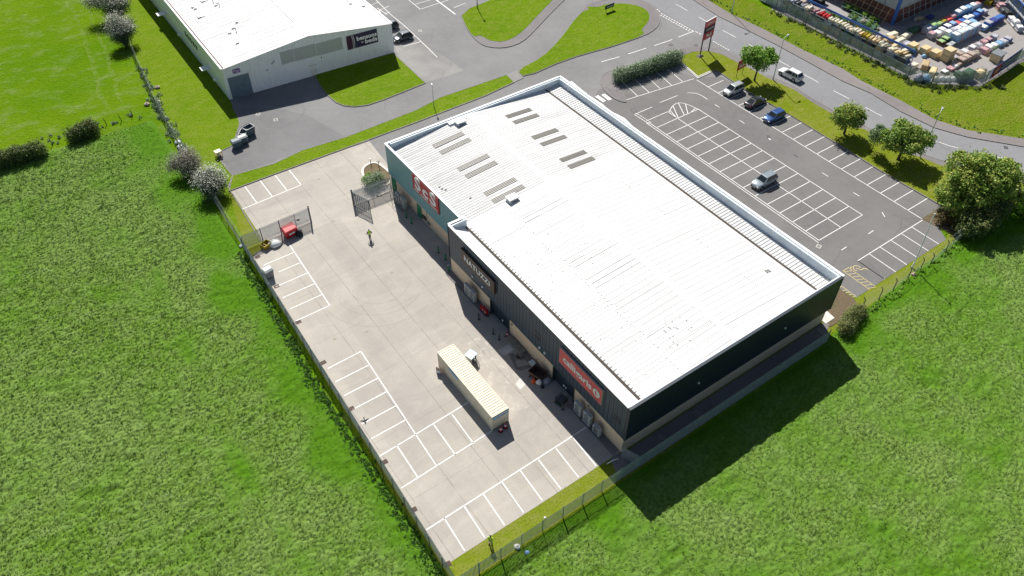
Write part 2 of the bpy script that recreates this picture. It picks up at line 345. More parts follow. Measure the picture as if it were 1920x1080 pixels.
    def build(s, name, mat, parent=None, smooth=False, loc=None, mod=None):
        me = bpy.data.meshes.new(name); me.from_pydata(s.v, [], s.f); me.materials.append(mat if not isinstance(mat, str) else M[mat])
        if smooth: me.polygons.foreach_set('use_smooth', [True]*len(me.polygons))
        me.update(); o = bpy.data.objects.new(name, me); COL.objects.link(o)
        if parent is not None: o.parent = parent
        if loc is not None: o.location = loc
        return o
def np_mesh(name, V, F, mat, tone=None, pale=None, parent=None, smooth=False):
    V = np.asarray(V, np.float32); F = np.asarray(F, np.int32); k = F.shape[1]
    me = bpy.data.meshes.new(name); me.vertices.add(len(V)); me.vertices.foreach_set('co', V.ravel())
    me.loops.add(F.size); me.loops.foreach_set('vertex_index', F.ravel())
    me.polygons.add(len(F)); me.polygons.foreach_set('loop_start', np.arange(0, F.size, k, dtype=np.int32)); me.polygons.foreach_set('loop_total', np.full(len(F), k, np.int32))
    if smooth: me.polygons.foreach_set('use_smooth', np.ones(len(F), bool))
    me.update(calc_edges=True)
    for nm, a in (('tone', tone), ('pale', pale)):
        if a is not None:
            at = me.attributes.new(nm, 'FLOAT', 'POINT'); at.data.foreach_set('value', np.asarray(a, np.float32))
    me.materials.append(M[mat] if isinstance(mat, str) else mat)
    o = bpy.data.objects.new(name, me); COL.objects.link(o)
    if parent is not None: o.parent = parent
    return o
def tag(o, label=None, cat=None, group=None, kind=None):
    if label: o['label'] = label
    if cat: o['category'] = cat
    if group: o['group'] = group
    if kind: o['kind'] = kind
    return o
def thing(name, label, cat, loc=(0, 0, 0), rz=0.0, group=None):
    o = bpy.data.objects.new(name, None); o.empty_display_size = .3; COL.objects.link(o)
    o.location = loc if len(loc) == 3 else (*loc, 0); o.rotation_euler = (0, 0, rz); return tag(o, label, cat, group)
def dup(root, loc, rz, label, group=None):
    r = root.copy(); COL.objects.link(r); r.location = loc if len(loc) == 3 else (*loc, 0); r.rotation_euler = (0, 0, rz); r['label'] = label
    if group: r['group'] = group
    for ch in list(root.children):
        c = ch.copy(); COL.objects.link(c); c.parent = r
        for g in list(ch.children):
            d = g.copy(); COL.objects.link(d); d.parent = c
    return r
def struct(name, mb, mat, kind='structure'): return tag(mb.build(name, mat), kind=kind)
def chaikin(pts, it=2, closed=True):
    for _ in range(it):
        out = []; n = len(pts)
        for i in range(n if closed else n-1):
            a = pts[i]; b = pts[(i+1) % n]
            out += [(a[0]*.75+b[0]*.25, a[1]*.75+b[1]*.25), (a[0]*.25+b[0]*.75, a[1]*.25+b[1]*.75)]
        if not closed: out = [pts[0]]+out+[pts[-1]]
        pts = out
    return pts
def text(body, size, mat, parent, M4, name='lettering', ext=.02, off=0.0, align='CENTER', sx=1.0, shear=0.0, spacing=1.0, width=None):
    cu = bpy.data.curves.new('t', 'FONT'); cu.body = body; cu.size = size; cu.extrude = ext; cu.offset = off; cu.align_x = align; cu.align_y = 'CENTER'
    cu.shear = shear; cu.space_character = spacing; cu.resolution_u = 3
    tmp = bpy.data.objects.new('t', cu); COL.objects.link(tmp)
    dg = bpy.context.evaluated_depsgraph_get(); me = bpy.data.meshes.new_from_object(tmp.evaluated_get(dg))
    bpy.data.objects.remove(tmp); me.materials.clear(); me.materials.append(M[mat])
    if width:
        xs = [v.co.x for v in me.vertices]; sx = width/(max(xs)-min(xs))
    me.transform(M4 @ Matrix.Diagonal((sx, 1, 1, 1))); o = bpy.data.objects.new(name, me); COL.objects.link(o); o.parent = parent; return o
def face_w(x, y, z): return Matrix(((0, 0, -1, x), (-1, 0, 0, y), (0, 1, 0, z), (0, 0, 0, 1)))      # reads from the west
def face_s(x, y, z): return Matrix(((1, 0, 0, x), (0, 0, -1, y), (0, 1, 0, z), (0, 0, 0, 1)))       # reads from the south

# ================================================================== THE SETTING
Z_A, Z_C, Z_M = .012, .016, .030
struct('ground', MB().poly([(-1500, -1500), (2000, -1500), (2000, 2500), (-1500, 2500)], 0), 'field')
Z6 = lambda l: Zm((300, 200), 4, l)
Z3 = lambda l: Zm((660, 0), 4, l)
Z4 = lambda l: Zm((1100, 0), 4.8, l)
Z5 = lambda l: Zm((1440, 0), 4, l)
Z8 = lambda l: Zm((1440, 160), 4, l)
Z9 = lambda l: Zm((1440, 380), 4, l)
Z2 = lambda l: Zm((240, 0), 4, l)
west_edge = GL([(431, 187), (447, 225), (452, 246), (437, 273), (416, 283), (411, 298), (436, 330)])
struct('lawn', MB().poly([(-22.3, 59), (-22.0, 74.8), (-21.5, 90.2), (-20.7, 103.7), (-18.7, 122.7), (-15.5, 150), (-8, 150), (-8.5, 98)]+west_edge+[(-17, 73.6), (-19.1, 73.9)], .009), 'lawn')
yard = [(-18.9, 73.8), (5.5, 72.4), (5.0, 66), (4.0, 59.3), (4, .4), (-23.9, .4), (-22.0, 56.6), (-19.8, 57.4), (-19.3, 61.5)]
struct('concrete_yard', MB().poly(yard, Z_C), 'concrete')
struct('verge', MB().poly([(-24.8, -2.6), (6, -2.6), (40, -1.6), (66, -.4), (76, .2), (90, -2), (90, 12), (76, 9), (70.5, 3.4), (64.5, .6), (43, .5), (43, 4), (4, 4), (-19, 62), (-19.2, 74.4), (-22.1, 74.8), (-22.4, 59)], .006), 'verge')
asph = west_edge+[(-19.0, 74.3), (-18.9, 73.8), (5.5, 72.4), (5.0, 66), (4.0, 59.3), (4, 3), (43.0, 3.2), (43.4, .6), (64.5, .6), (66.4, 3.6), (70.9, 5.8), (71.5, 9), (80, 8), (93, 60), (97, 110), (100, 160), (24, 160), (24, 98), (-8.6, 98.6)]
struct('service_road', MB().poly(asph, Z_A), 'asphalt')
struct('car_park', MB().poly([(36.2, 3.2), (43.0, 3.2), (43.4, .6), (64.5, .6), (66.4, 3.6), (70.9, 5.8), (71.2, 30), (71.2, 45), (70, 53), (65.9, 55.2), (64.6, 61), (58, 61.6), (52.5, 62), (48, 62.5), (44, 59.5), (36.2, 58)], Z_A+.004), 'asphalt_park')
near_edge = Z5([(0, 590-25), (200, 655), (330, 742), (470, 820), (560, 872)])+Z8([(480, 245), (720, 305), (1010, 470), (1140, 512), (1280, 560), (1640, 660), (1910, 712), (2300, 790)])
far_edge = Z4([(960, 0), (1190, 150), (1480, 290), (1700, 400), (1920, 520)])+Z5([(560, 610), (770, 700), (1000, 840), (1250, 960), (1500, 1030)])+Z8([(1920, 462), (2300, 545)])
road_w = Z4([(420, -60), (660, 90), (980, 285), (1300, 460)])
struct('main_road', MB().poly(G(1150, -60) and [G(1130, -60)]+road_w+[Z4([(1560, 600)])[0]]+near_edge+far_edge[::-1]+[G(1240, -50)], Z_A+.006), 'road')
# far pavement and its kerb, near pavement
out_edge = Z4([(1085, 0), (1300, 130), (1600, 270), (1920, 440)])+Z5([(560, 520), (700, 610), (1000, 760), (1250, 900), (1500, 980)])+Z8([(1920, 405), (2300, 480)])
struct('pavement', MB().prism([G(1245, -50)]+far_edge+out_edge[::-1]+[G(1270, -50)], -.05, .11), 'pave_red')
struct('kerb', MB().ribbon([G(1241, -50)]+far_edge, .16, 0, .135), 'kerb')
def shifted(pts, k):
    out = []
    for i in range(len(pts)):
        a = Vector(pts[max(0, i-1)]); b = Vector(pts[min(len(pts)-1, i+1)]); d = (b-a).normalized(); out.append((pts[i][0]+d.y*k, pts[i][1]-d.x*k))
    return out
struct('near_pavement', MB().ribbon(shifted(near_edge, 1.5), 3.0, -.05, .10), 'pave')
struct('kerb', MB().ribbon(near_edge, .15, 0, .125), 'kerb')
# planted and paved islands
def island(name, pts, mat, it=0, h=.12, kerbmat='kerb'):
    if it: pts = chaikin(pts, it)
    o = struct(name, MB().prism(pts, -.05, h), mat)
    k = struct('kerb', MB().ribbon(pts, .15, 0, h+.025, closed=True), kerbmat); return o
strip1 = Z6([(545, 520), (860, 430), (1070, 330), (1400, 230), (1920, 30)])+Z3([(660, 735), (1160, 565), (1215, 620), (1000, 720)])+Z6([(1920, 120), (1540, 260), (870, 505), (520, 635)])
island('grass_strip', strip1, 'lawn')
struct('slab_crossing', MB().prism(Z3([(1160, 565), (1235, 530), (1290, 585), (1215, 620)]), -.05, .10), 'worn')
isl2p = chaikin(Z3([(1290, 588), (1600, 450), (1920, 360)])+Z4([(250, 415), (530, 320), (620, 260), (655, 210), (660, 150), (620, 90), (560, 40), (500, 10), (300, -25), (0, 40)])+Z3([(1740, 78), (1660, 158), (1560, 300), (1420, 440), (1235, 530)]), 1)
island('pavement', isl2p, 'pave')
isl2 = Z3([(1292, 584), (1600, 447), (1920, 357)])+Z4([(250, 412), (528, 316), (490, 270), (565, 190), (560, 110), (480, 60), (350, 35), (170, 40), (110, 70), (0, 62)])+Z3([(1780, 78), (1740, 82), (1662, 160), (1562, 300), (1421, 440), (1238, 530)])
struct('lawn', MB().prism(chaikin(isl2, 1), .0, .15), 'lawn')
isl3p = chaikin(Z3([(805, 95), (850, 200), (915, 290), (985, 345), (1080, 362), (1180, 355), (1280, 315), (1360, 240), (1450, 140), (1590, 0), (1800, -200), (1200, -260), (1100, -20)]), 1)
island('pavement', isl3p, 'pave')
struct('lawn', MB().prism(chaikin(Z3([(812, 96), (856, 200), (912, 283), (960, 266), (1000, 290), (1050, 312), (1130, 318), (1210, 290), (1290, 230), (1400, 110), (1500, 10), (1690, -200), (1200, -250), (1090, -15)]), 1), 0, .15), 'lawn')
front = Z2([(1395, 562), (1440, 640), (1490, 710), (1560, 770), (1620, 795), (1700, 803), (1800, 790)])+Z3([(240, 750), (550, 625), (340, 430), (312, 400)])
island('lawn', front+[(10, 97.3)], 'lawn')
struct('worn_patch', MB().poly(Z3([(345, 430), (555, 622), (838, 530), (720, 440), (610, 380), (520, 310), (322, 330)]), Z_A+.004), 'worn')
struct('asphalt_patch', MB().poly(Z6([(540, 5), (600, 110), (545, 285), (465, 330), (440, 390), (545, 515), (1060, 335), (1400, 232), (1100, 60), (900, 20)]), Z_A+.004), 'asphalt_dark')
strip4 = Z4([(845, 510), (960, 470), (1100, 465), (1230, 500), (1340, 560)])+GL([(1408, 130)])+Z5([(0, 590), (200, 680), (330, 770), (470, 850), (640, 960)])+Z8([(720, 330), (1010, 510), (1140, 540), (1280, 600), (1640, 690), (1900, 735), (2300, 830), (2300, 1000), (1700, 960), (1500, 960), (1290, 900), (870, 660), (500, 430), (130, 205)])+GL([(1475, 213), (1398, 170), (1371, 152), (1345, 134)])+Z4([(1110, 645), (1000, 690), (855, 580)])
struct('grass_bank', MB().prism(strip4, -.05, .12), 'verge')
struct('kerb', MB().ribbon(Z4([(845, 500), (855, 580), (1000, 700), (1110, 650), (1165, 635)])+GL([(1371, 151), (1398, 170), (1475, 213)])+Z8([(130, 205), (500, 430), (870, 660), (1290, 900)]), .16, 0, .15), 'kerb')
struct('paving_strip', MB().ribbon(Z4([(850, 570), (1000, 700), (1115, 648)]), .55, 0, .13), 'kerb_pale')
tear = chaikin(Z4([(850, 480), (560, 560), (400, 585), (200, 640), (130, 690), (118, 740), (160, 820), (230, 880), (300, 915), (370, 925), (300, 800), (235, 740), (560, 640), (850, 575)]), 1)
island('pavement', tear, 'pave')
struct('pavement', MB().prism(Z4([(850, 440), (850, 505), (960, 468), (1100, 463), (1230, 498), (1340, 558), (1400, 590), (1420, 570), (1330, 500), (1210, 440), (1080, 425), (950, 428)]), -.05, .10), 'pave')
shop = [(36, -.2), (36, 59.6), (37.4, 61.2), (39.4, 59.4), (39.7, 56), (40.3, 53), (39.2, 48.5), (38.6, 44), (38.3, 38), (38.2, 3), (37.8, -.2)]
struct('shop_pavement', MB().prism(shop, -.05, .11), 'kerb_pale')
struct('soil_bed', MB().prism([(36, -.9), (36, 2.7), (38.5, 3.1), (42.9, 3.1), (43.1, .7), (42.5, -.3), (40, -1.1)], -.02, .06), 'soil')
struct('soil_bed', MB().prism(Z8([(1150, 1003), (1305, 905), (1420, 930), (1480, 1000), (1400, 1110), (1360, 1105)]), -.02, .05), 'soil')
struct('pavement', MB().prism([(-.9, 13.2), (0.1, 13.2), (.1, 22.9), (-.9, 22.9)], 0, .10), 'pave')
struct('pavement', MB().prism([(-.95, .7), (0.1, .7), (.1, 9.2), (-.95, 9.2)], 0, .10), 'pave')
struct('pavement', MB().prism([(-.95, 27.3), (0.1, 27.3), (.1, 37.4), (-.95, 37.4)], 0, .10), 'pave')
struct('pavement', MB().prism([(-2.4, -2.2), (33.5, -2.0), (36.3, -.5), (36, .1), (0, .1), (-.8, .6), (-1.5, .2)], 0, .07), 'pave')
struct('concrete_patch', MB().poly(Zm((860, 560), 6, [(440, 580), (600, 500), (640, 560), (505, 650)]), Z_C+.004), 'kerb_pale')
struct('concrete_patch', MB().poly(Zm((860, 560), 6, [(640, 960), (700, 880), (760, 960), (690, 1025)]), Z_C+.004), 'kerb_pale')
struct('concrete_patch', MB().poly(Zm((860, 560), 6, [(560, 620), (620, 610), (660, 770), (830, 735), (840, 765), (690, 815), (640, 790)]), Z_C+.0045), 'kerb')
struct('merchant_yard', MB().prism(Z5([(20, -260), (30, 75), (300, 200), (700, 400), (1030, 575), (1120, 625), (1590, 650), (1640, 620), (1960, 460), (2600, 200), (2600, -260)]), -.05, .03), 'yardfloor')
struct('grass_bank', MB().prism([G(1262, -50)]+out_edge[:]+Z5([(2300, 950), (2300, 420), (1900, 470), (1600, 655), (1120, 640), (1030, 590), (700, 412), (300, 212), (10, 72), (-300, -60)]), -.05, .07), 'rough_verge')
struct('kerb', MB().ribbon([(-24.0, .4), (-22.05, 56.6)], .12, 0, .03), 'kerb')
struct('kerb', MB().ribbon([(-22.05, 56.75), (-19.9, 57.4), (-18.95, 73.9), (5.5, 72.6)], .14, 0, .10), 'kerb')
struct('kerb', MB().ribbon(west_edge[2:]+[(-18.95, 74.0)], .12, 0, .10), 'kerb')

# ---- painted lines
mk = MB(); wd = .115
def seg(a, b, w_=wd): mk.ribbon([a, b], w_, Z_M)
def pl(pts, w_=wd): mk.ribbon(pts, w_, Z_M)
S = 2.557
x1, x2, x3 = 58.81, 53.7, 48.62; ys = [11.44+i*S for i in range(14)]; ytop = ys[-1]+S
seg((x1, ys[0]), (x1, ytop)); seg((x2, ys[0]), (x2, ytop+2.3)); pl([(x3, ys[0]), (x3, 49.3)]); seg((x3-.45, ys[0]-.3), (x3-.45, 49.4), .11)
for y in ys: seg((x3, y), (x1, y))
seg((x3, ys[-1]+S), (x2, ys[-1]+S)); seg((x3, ys[-1]+2*S), (x2, ys[-1]+2*S)); seg((x2, ytop), (x1-.1, ytop))
arc = chaikin([(x1, ytop), (58.0, 50.6), (56.3, 51.0), (53.75, 49.6)], 3, False); pl(arc)
for t in (.15, .33, .5, .68, .86):
    q = arc[int(t*(len(arc)-1))]; seg(q, (max(x2, q[0]-1.9), ytop if q[0]-1.9 > x2 else ytop+1.2-t))
seg((65.58, 5.5), (65.58, 54.6))
for i in range(20):
    y = 5.55+i*S
    if y < 53.2: seg((65.58, y), (70.85 if y < 49 else 69.6, y))
for i in range(6): seg((49.75+i*2.58, 5.25), (49.75+i*2.58, .62))
pl([(49.75, .7), (49.75, 5.25), (65.5, 5.35)]); 
a0, a1 = (50.1, 57.0), (65.5, 55.2); seg(a0, a1)
for i in range(1, 6):
    t = (i*2.6)/15.6; c = (a0[0]+(a1[0]-a0[0])*t, a0[1]+(a1[1]-a0[1])*t); seg(c, (c[0]+.9, c[1]+5.2))
def pxseg(Zf, l, w_=wd):
    for i in range(0, len(l), 2): q = Zf([l[i], l[i+1]]); seg(q[0], q[1], w_)
Z7 = lambda l: Zm((1100, 130), 4.8, l)
pxseg(Z7, [(660, 300), (818, 236), (435, 405), (588, 340), (1153, 317), (1195, 343), (1377, 460), (1420, 488), (1612, 610), (1657, 637), (1863, 768), (1908, 797)])
pl(chaikin(Z7([(905, 212), (985, 215), (1040, 240), (1088, 272)]), 2, False))
for i in range(5):
    q = Z7([(430+i*27, 408+i*17), (455+i*27, 424+i*17)]); seg(q[0], q[1]); q = Z7([(452+i*27, 400+i*17), (474+i*27, 413+i*17)]); seg(q[0], q[1])
pxseg(Z8, [(0, 393), (20, 407), (192, 520), (232, 545), (405, 655), (452, 685), (640, 805), (685, 832), (855, 952), (876, 988)])
pxseg(Z9, [(752, 235), (790, 210), (550, 357), (588, 332)])
for a, b, c_, d in ((90, 240, 160, 290), (148, 225, 212, 275)): 
    q = Z7([(a, b), (c_, d)]); seg(q[0], q[1], .75)
pxseg(Z3, [(1650, 628), (1762, 702)], .12); pxseg(Z3, [(1650, 628), (1625, 640)], .12)
pxseg(Z4, [(130, 558), (295, 512), (372, 487), (535, 435), (608, 412), (770, 357), (825, 335), (968, 280)], .16)
for i in range(13):
    t0, t1 = i/13, (i+.62)/13; A, B = (672, 122), (965, 285)
    for off in ((0, 0), (-9, 14)):
        q = Z4([(A[0]+(B[0]-A[0])*t+off[0]*(1 if off[1] else 0), A[1]+(B[1]-A[1])*t+off[1]) for t in (t0, t1)]); seg(q[0], q[1], .2)
for A, B, n_ in (((1135, 372), (1290, 457), 7), ((980, 285), (1040, 315), 2), ((632, 82), (665, 110), 2), ((480, 5), (515, 25), 1)):
    for i in range(n_):
        q = Z4([(A[0]+(B[0]-A[0])*t, A[1]+(B[1]-A[1])*t) for t in (i/n_, (i+.7)/n_)]); seg(q[0], q[1], .16)
cl = Z4([(580, -60), (755, 12), (940, 115), (1150, 235), (1320, 325)])+Z5([(90, 460), (280, 565), (480, 675), (700, 790), (850, 870), (945, 918), (1210-0, 1043)])+Z8([(1210, 400), (1360, 455), (1785, 552), (2100, 620)])
acc = 0.0; cur = [cl[0]]; on_ = True
for i in range(len(cl)-1):
    a, b = Vector(cl[i]), Vector(cl[i+1]); L0 = (b-a).length; d = (b-a)/L0; pos = 0.0
    while True:
        need = (3.6 if on_ else 3.4)-acc
        if pos+need > L0: acc += L0-pos; cur.append(tuple(b)); break
        pos += need; q = tuple(a+d*pos); cur.append(q)
        if on_: pl(cur, .12)
        on_ = not on_; acc = 0.0; cur = [q]
pxseg(Z3, [(425, 0), (512, 70), (512, 70), (725, 0), (475, 32), (590, 0), (765, 58), (850, 25), (385, 350), (520, 312), (445, 280), (480, 272), (210, 75), (280, 45), (150, 35), (205, 15), (192, 65), (265, 110), (245, 108), (280, 90), (195, 60), (215, 100)], .12)
pl(Z3([(180, 0), (280, 100), (400, 200), (520, 313), (640, 430)]), .12)
pxseg(Z3, [(632, 0), (775, 108)], .28)
# yard bays
pl([(-16.6, 56.4), (-17.25, 41.3), (-22.2, 41.3)], .14)
for y, xa_, xb in ((54.0, -21.5, -16.7), (51.45, -20.3, -16.85), (48.9, -21.9, -16.95), (46.35, -22.0, -17.05), (43.8, -22.0, -17.15)): seg((xa_, y), (xb, y), .14)
pl([(-22.4, 31.4), (-17.6, 31.5), (-18.3, 16.3), (-18.5, 11.2)], .14)
for i, y in enumerate((28.9, 26.35, 23.85, 21.3, 18.8)): seg((-22.6-.09*i, y), (-17.75-.11*i, y), .14)
seg((-23.3, 16.1), (-10.2, 16.65), .14); seg((-23.3, 11.0), (-10.4, 11.5), .14)
for x in (-20.9, -15.8, -13.2): seg((x, 16.25), (x-.15, 11.2), .14)
seg((-23.6, 5.0), (-.9, 5.4), .15)
for i in range(8): seg((-21.28+i*2.58, 5.1), (-21.5+i*2.58, .6), .14)
pl([(-16.75, 67.9)], .14) if False else None
seg((-19.2, 67.7), (-9.1, 68.0), .14)
for x in (-16.75, -14.15, -11.6, -9.15): seg((x, 67.95), (x+.05, 72.8), .14)
struct('road_markings', mk, 'paint')
mk = MB()
for xa_, xb in ((46.25, 47.45),):
    pl([(xa_, .5), (xa_, 5.1), (xb, 5.1), (xb, .5)], .10)
    for i in range(7): seg((xa_, 4.9-i*.68), (xb, 4.35-i*.68), .10)
pl([(42.9, 3.2), (43.6, 3.2), (43.6, .7)], .10)
for i in range(4): seg((42.2+i*.2, 2.9-i*.6), (43.6, 2.3-i*.5), .10)
hx, hy = 48.35, 4.3
pl([(hx+.55*math.cos(t)*1.0, hy+.55*math.sin(t)) for t in np.linspace(-.4, 3.9, 14)], .12); pl([(hx-.1, hy+.15), (hx+.2, hy-.55), (hx+.9, hy-.6), (hx+1.1, hy-1.1)], .12); seg((hx-.9, hy+.5), (hx-.4, hy+.7), .14)
struct('yellow_markings', mk, 'paint_y')

# ================================================================== THE RETAIL WAREHOUSE
W, L, XA, LD = 36.0, 59.3, 2.3, 37.6
HB = 2.85
def HT(x, y): return 8.80 - .27*y/L      # parapet top
wh = thing('retail_warehouse', 'long retail warehouse under a white ribbed roof, teal and charcoal cladding above buff brick', 'warehouse', (0, 0, 0))
def wall(nm, a, b, z0, z1a, z1b, mat, th=.25):
    a = Vector((*a, 0)); b = Vector((*b, 0)); d = (b-a).normalized(); n_ = Vector((-d.y, d.x, 0))*th
    mb = MB().loft([[a+Vector((0, 0, z0)), a+n_+Vector((0, 0, z0)), a+n_+Vector((0, 0, z1a)), a+Vector((0, 0, z1a))], [b+Vector((0, 0, z0)), b+n_+Vector((0, 0, z0)), b+n_+Vector((0, 0, z1b)), b+Vector((0, 0, z1b))]])
    return mb.build(nm, mat, wh)
# cladding (outer faces on the outline), brick set back
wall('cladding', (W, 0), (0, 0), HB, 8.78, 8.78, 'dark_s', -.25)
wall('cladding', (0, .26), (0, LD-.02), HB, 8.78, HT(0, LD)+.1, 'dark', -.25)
wall('cladding', (.0, LD), (XA, LD), HB, HT(0, LD)+.1, HT(0, LD)+.1, 'dark_flat', -.25)
wall('cladding', (XA, LD+.01), (XA, L), HB, HT(0, LD)-.25, 8.36, 'teal', -.22)
wall('cladding', (XA+.22, L), (W, L), HB, 8.36, 8.5, 'white_x', -.22)
wall('cladding', (W, L), (W, .26), HB, 8.5, 8.78, 'white_y', -.22)
wall('brick_wall', (W-.3, .32), (.3, .32), 0, HB+.02, HB+.02, 'brick', -.2)
for a, b in ((9.35, .32), (23.1, 13.4), (LD-.2, 27.35)): wall('brick_wall', (.10, b), (.10, a), 0, HB-.003, HB-.003, 'brick', -.2)
for a, b in ((23.1, 27.35), (9.35, 13.4)):
    wall('loading_bay_door', (.32, b), (.32, a), 0, HB+.02, HB+.02, 'loading', .12)
    MB().box(.0, .30, a-.12, a+.02, 0, HB-.005).build('door_jamb', M['dark_flat'], wh); MB().box(.0, .30, b-.02, b+.12, 0, HB-.005).build('door_jamb', M['dark_flat'], wh)
wall('brick_wall', (XA+.16, LD), (XA+.16, L-.2), 0, HB+.02, HB+.02, 'brick', -.2)
wall('brick_wall', (XA+.4, L-.2), (W-.2, L-.2), 0, HB+.02, HB+.02, 'brick', -.2)
wall('shop_front', (W-.2, L-.4), (W-.2, .4), 0, HB+.02, HB+.02, 'glass', -.1)
# corner flashings
for x, y in ((-.03, -.03), (W-.12, -.03)): MB().box(x, x+.16, y, y+.16, HB-.02, 8.74).build('corner_flashing', M['dark_flat'], wh)
# copings
def coping(pts, w_, z0s, mat='trim', h=.10):
    mb = MB()
    for (a, b, za, zb) in pts:
        a = Vector(a); b = Vector(b); d = (b-a).normalized(); n_ = Vector((-d.y, d.x))*w_/2
        r = lambda p, z: [(p.x-n_.x, p.y-n_.y, z), (p.x+n_.x, p.y+n_.y, z), (p.x+n_.x, p.y+n_.y, z+h), (p.x-n_.x, p.y-n_.y, z+h)]
        mb.loft([r(a, za), r(b, zb)])
    return mb.build('coping', M[mat], wh)
coping([((W+.06, .1), (W+.06, L+.02), 8.785, 8.51)], .40, 0)
coping([((XA-.05, L-.07), (W-.15, L-.07), 8.375, 8.50)], .34, 0)
coping([((.13, LD-.05), (XA+.45, LD-.05), 8.72, 8.70)], .36, 0)
coping([((.12, .32), (.12, LD-.24), 8.785, 8.72)], .34, 0)
coping([((XA+.1, LD+.14), (XA+.1, L-.25), 8.37, 8.372)], .34, 0)
coping([((-.02, .1), (W-.15, .1), 8.79, 8.79)], .36, 0, 'dark_flat')
MB().box(.3, W-.2, .29, .52, 7.9, 8.76).build('coping', M['trim'], wh)
# parapet linings seen from inside
MB().loft([[(3.0, L-.52, 7.1), (3.0, L-.25, 7.1), (3.0, L-.25, 8.37), (3.0, L-.52, 8.37)], [(W-.5, L-.52, 7.3), (W-.5, L-.25, 7.3), (W-.5, L-.25, 8.49), (W-.5, L-.52, 8.49)]]).build('parapet_lining', M['parapet'], wh)
MB().loft([[(W-.52, .55, 7.5), (W-.24, .55, 7.5), (W-.24, .55, 8.78), (W-.52, .55, 8.78)], [(W-.52, L-.55, 7.5), (W-.24, L-.55, 7.5), (W-.24, L-.55, 8.5), (W-.52, L-.55, 8.5)]]).build('parapet_lining', M['parapet'], wh)
MB().box(.26, XA+.5, LD-.52, LD-.27, 7.2, 8.68).build('parapet_lining', M['parapet'], wh)
# roof planes
XR, ZR, XG, ZG, XH = 17.45, 8.42, 2.85, 7.40, 32.5
def slope(nm, xa, za, xb, zb, y0, y1, mat, th=.12):
    return MB().add([(xa, y0, za), (xb, y0, zb), (xb, y1, zb), (xa, y1, za), (xa, y0, za-th), (xb, y0, zb-th), (xb, y1, zb-th), (xa, y1, za-th)],
                    [(0, 1, 2, 3), (4, 7, 6, 5), (0, 4, 5, 1), (1, 5, 6, 2), (2, 6, 7, 3), (3, 7, 4, 0)]).build(nm, M[mat], wh)
YU = 37.2   # the far unit keeps its older sheets
slope('roof', XG, ZG, XR, ZR, .5, YU, 'roof'); slope('roof', XR+.004, ZR, XH, ZG, .5, YU, 'roof')
slope('roof', XA+.25, ZG-.04, XR, ZR, YU+.004, L-.45, 'roof_old'); slope('roof', XR+.004, ZR, XH, ZG, YU+.004, L-.45, 'roof_old')
slope('roof', .28, 8.35, XG-.42, 7.42, .5, LD-.5, 'roof'); slope('roof', XH+.4, ZG, W-.5, ZG+.12, .5, L-.5, 'roof_old')
MB().box(XG-.36, XG-.02, .5, LD-.5, 7.1, 7.2).build('gutter', M['dsteel'], wh); MB().box(XH+.02, XH+.38, .5, L-.5, 7.0, 7.1).build('gutter', M['dsteel'], wh)

def zroof(x): return ZG+(ZR-ZG)*(x-XG)/(XR-XG) if x < XR else ZR-(ZR-ZG)*(x-XR)/(XH-XR)
def rib(mb, xa, xb, y, w_=.05, h=.045, f=zroof):
    za, zb = f(xa)+.002, f(xb)+.002
    mb.loft([[(xa, y, za), (xa, y+w_, za), (xa, y+w_*.75, za+h), (xa, y+w_*.25, za+h)], [(xb, y, zb), (xb, y+w_, zb), (xb, y+w_*.75, zb+h), (xb, y+w_*.25, zb+h)]])
r_ = random.Random(3)
mb = MB(); y = 38.0
while y < L-.9: rib(mb, XG-.1, XR-.5, y, .05, .035); rib(mb, XR+.4, XH-.1, y, .04, .02); y += .5
mb.build('roof_ribs', M['rib'], wh)
mb = MB(); y = 1.1
while y < 36.6: rib(mb, XG+.1, 9.2 if r_.random() < .9 else 12, y, .04, .028); y += .62
y = 1.1
while y < 36.6: rib(mb, 9.4, 17.0, y, .04, .03); y += .9
y = 1.3
while y < 36.6: rib(mb, 17.9, 32.2, y, .04, .03); y += .9
mb.build('roof_ribs', M['rib'], wh)
mb = MB()
def jl(xa, xb, y, w_):
    za, zb = zroof(xa)+.005, zroof(xb)+.005; mb.add([(xa, y, za), (xb, y, zb), (xb, y+w_, zb), (xa, y+w_, za)], [(0, 1, 2, 3)])
y = .9
while y < 36.6: jl(XG+.15, 9.0, y, .008+.03*r_.random()); y += .62
y = 1.0; k = 0
while y < 36.2:
    wd_ = 1.6+2.6*r_.random(); y1 = min(36.6, y+wd_); jl(9.2, 16.9, y, .05)
    if k % 2 == 0:
        q = y+.6
        while q < y1-.2: jl(9.4, 15.5+r_.random(), q, .011); q += .62
    if k % 3 == 1:                                                      # right slope: mostly plain, a few long joints
        jl(18.0, 31.8, y+.4, .035); jl(25.9, 32.1, y1, .03)
    if k % 4 == 0:
        q = y
        while q < y+1.9: jl(26.4, 32.1, q, .016); q += .62
    y = y1; k += 1
y = 38.2
while y < L-.9: jl(XG-.1, XR-.5, y, .035 if r_.random() < .8 else .08); jl(XR+.5, XH-.2, y+.2, .012 if r_.random() < .7 else .045); y += .5
mb.build('sheet_joints', M['ribline'], wh)
mb = MB(); y = 1.2
f2 = lambda x: ZG+.12*(x-XH-.4)/(W-.9-XH)
while y < L-.8: rib(mb, XH+.45, W-.6, y, .09, .07, f2); y += .52
mb.build('roof_ribs', M['rib'], wh)
mb = MB(); y = 1.2
f3 = lambda x: 8.35-(8.35-7.42)*(x-.28)/(XG-.70)
while y < 37: rib(mb, .5, 2.4, y, .035, .014, f3); y += .62
mb.build('roof_ribs', M['rib'], wh)
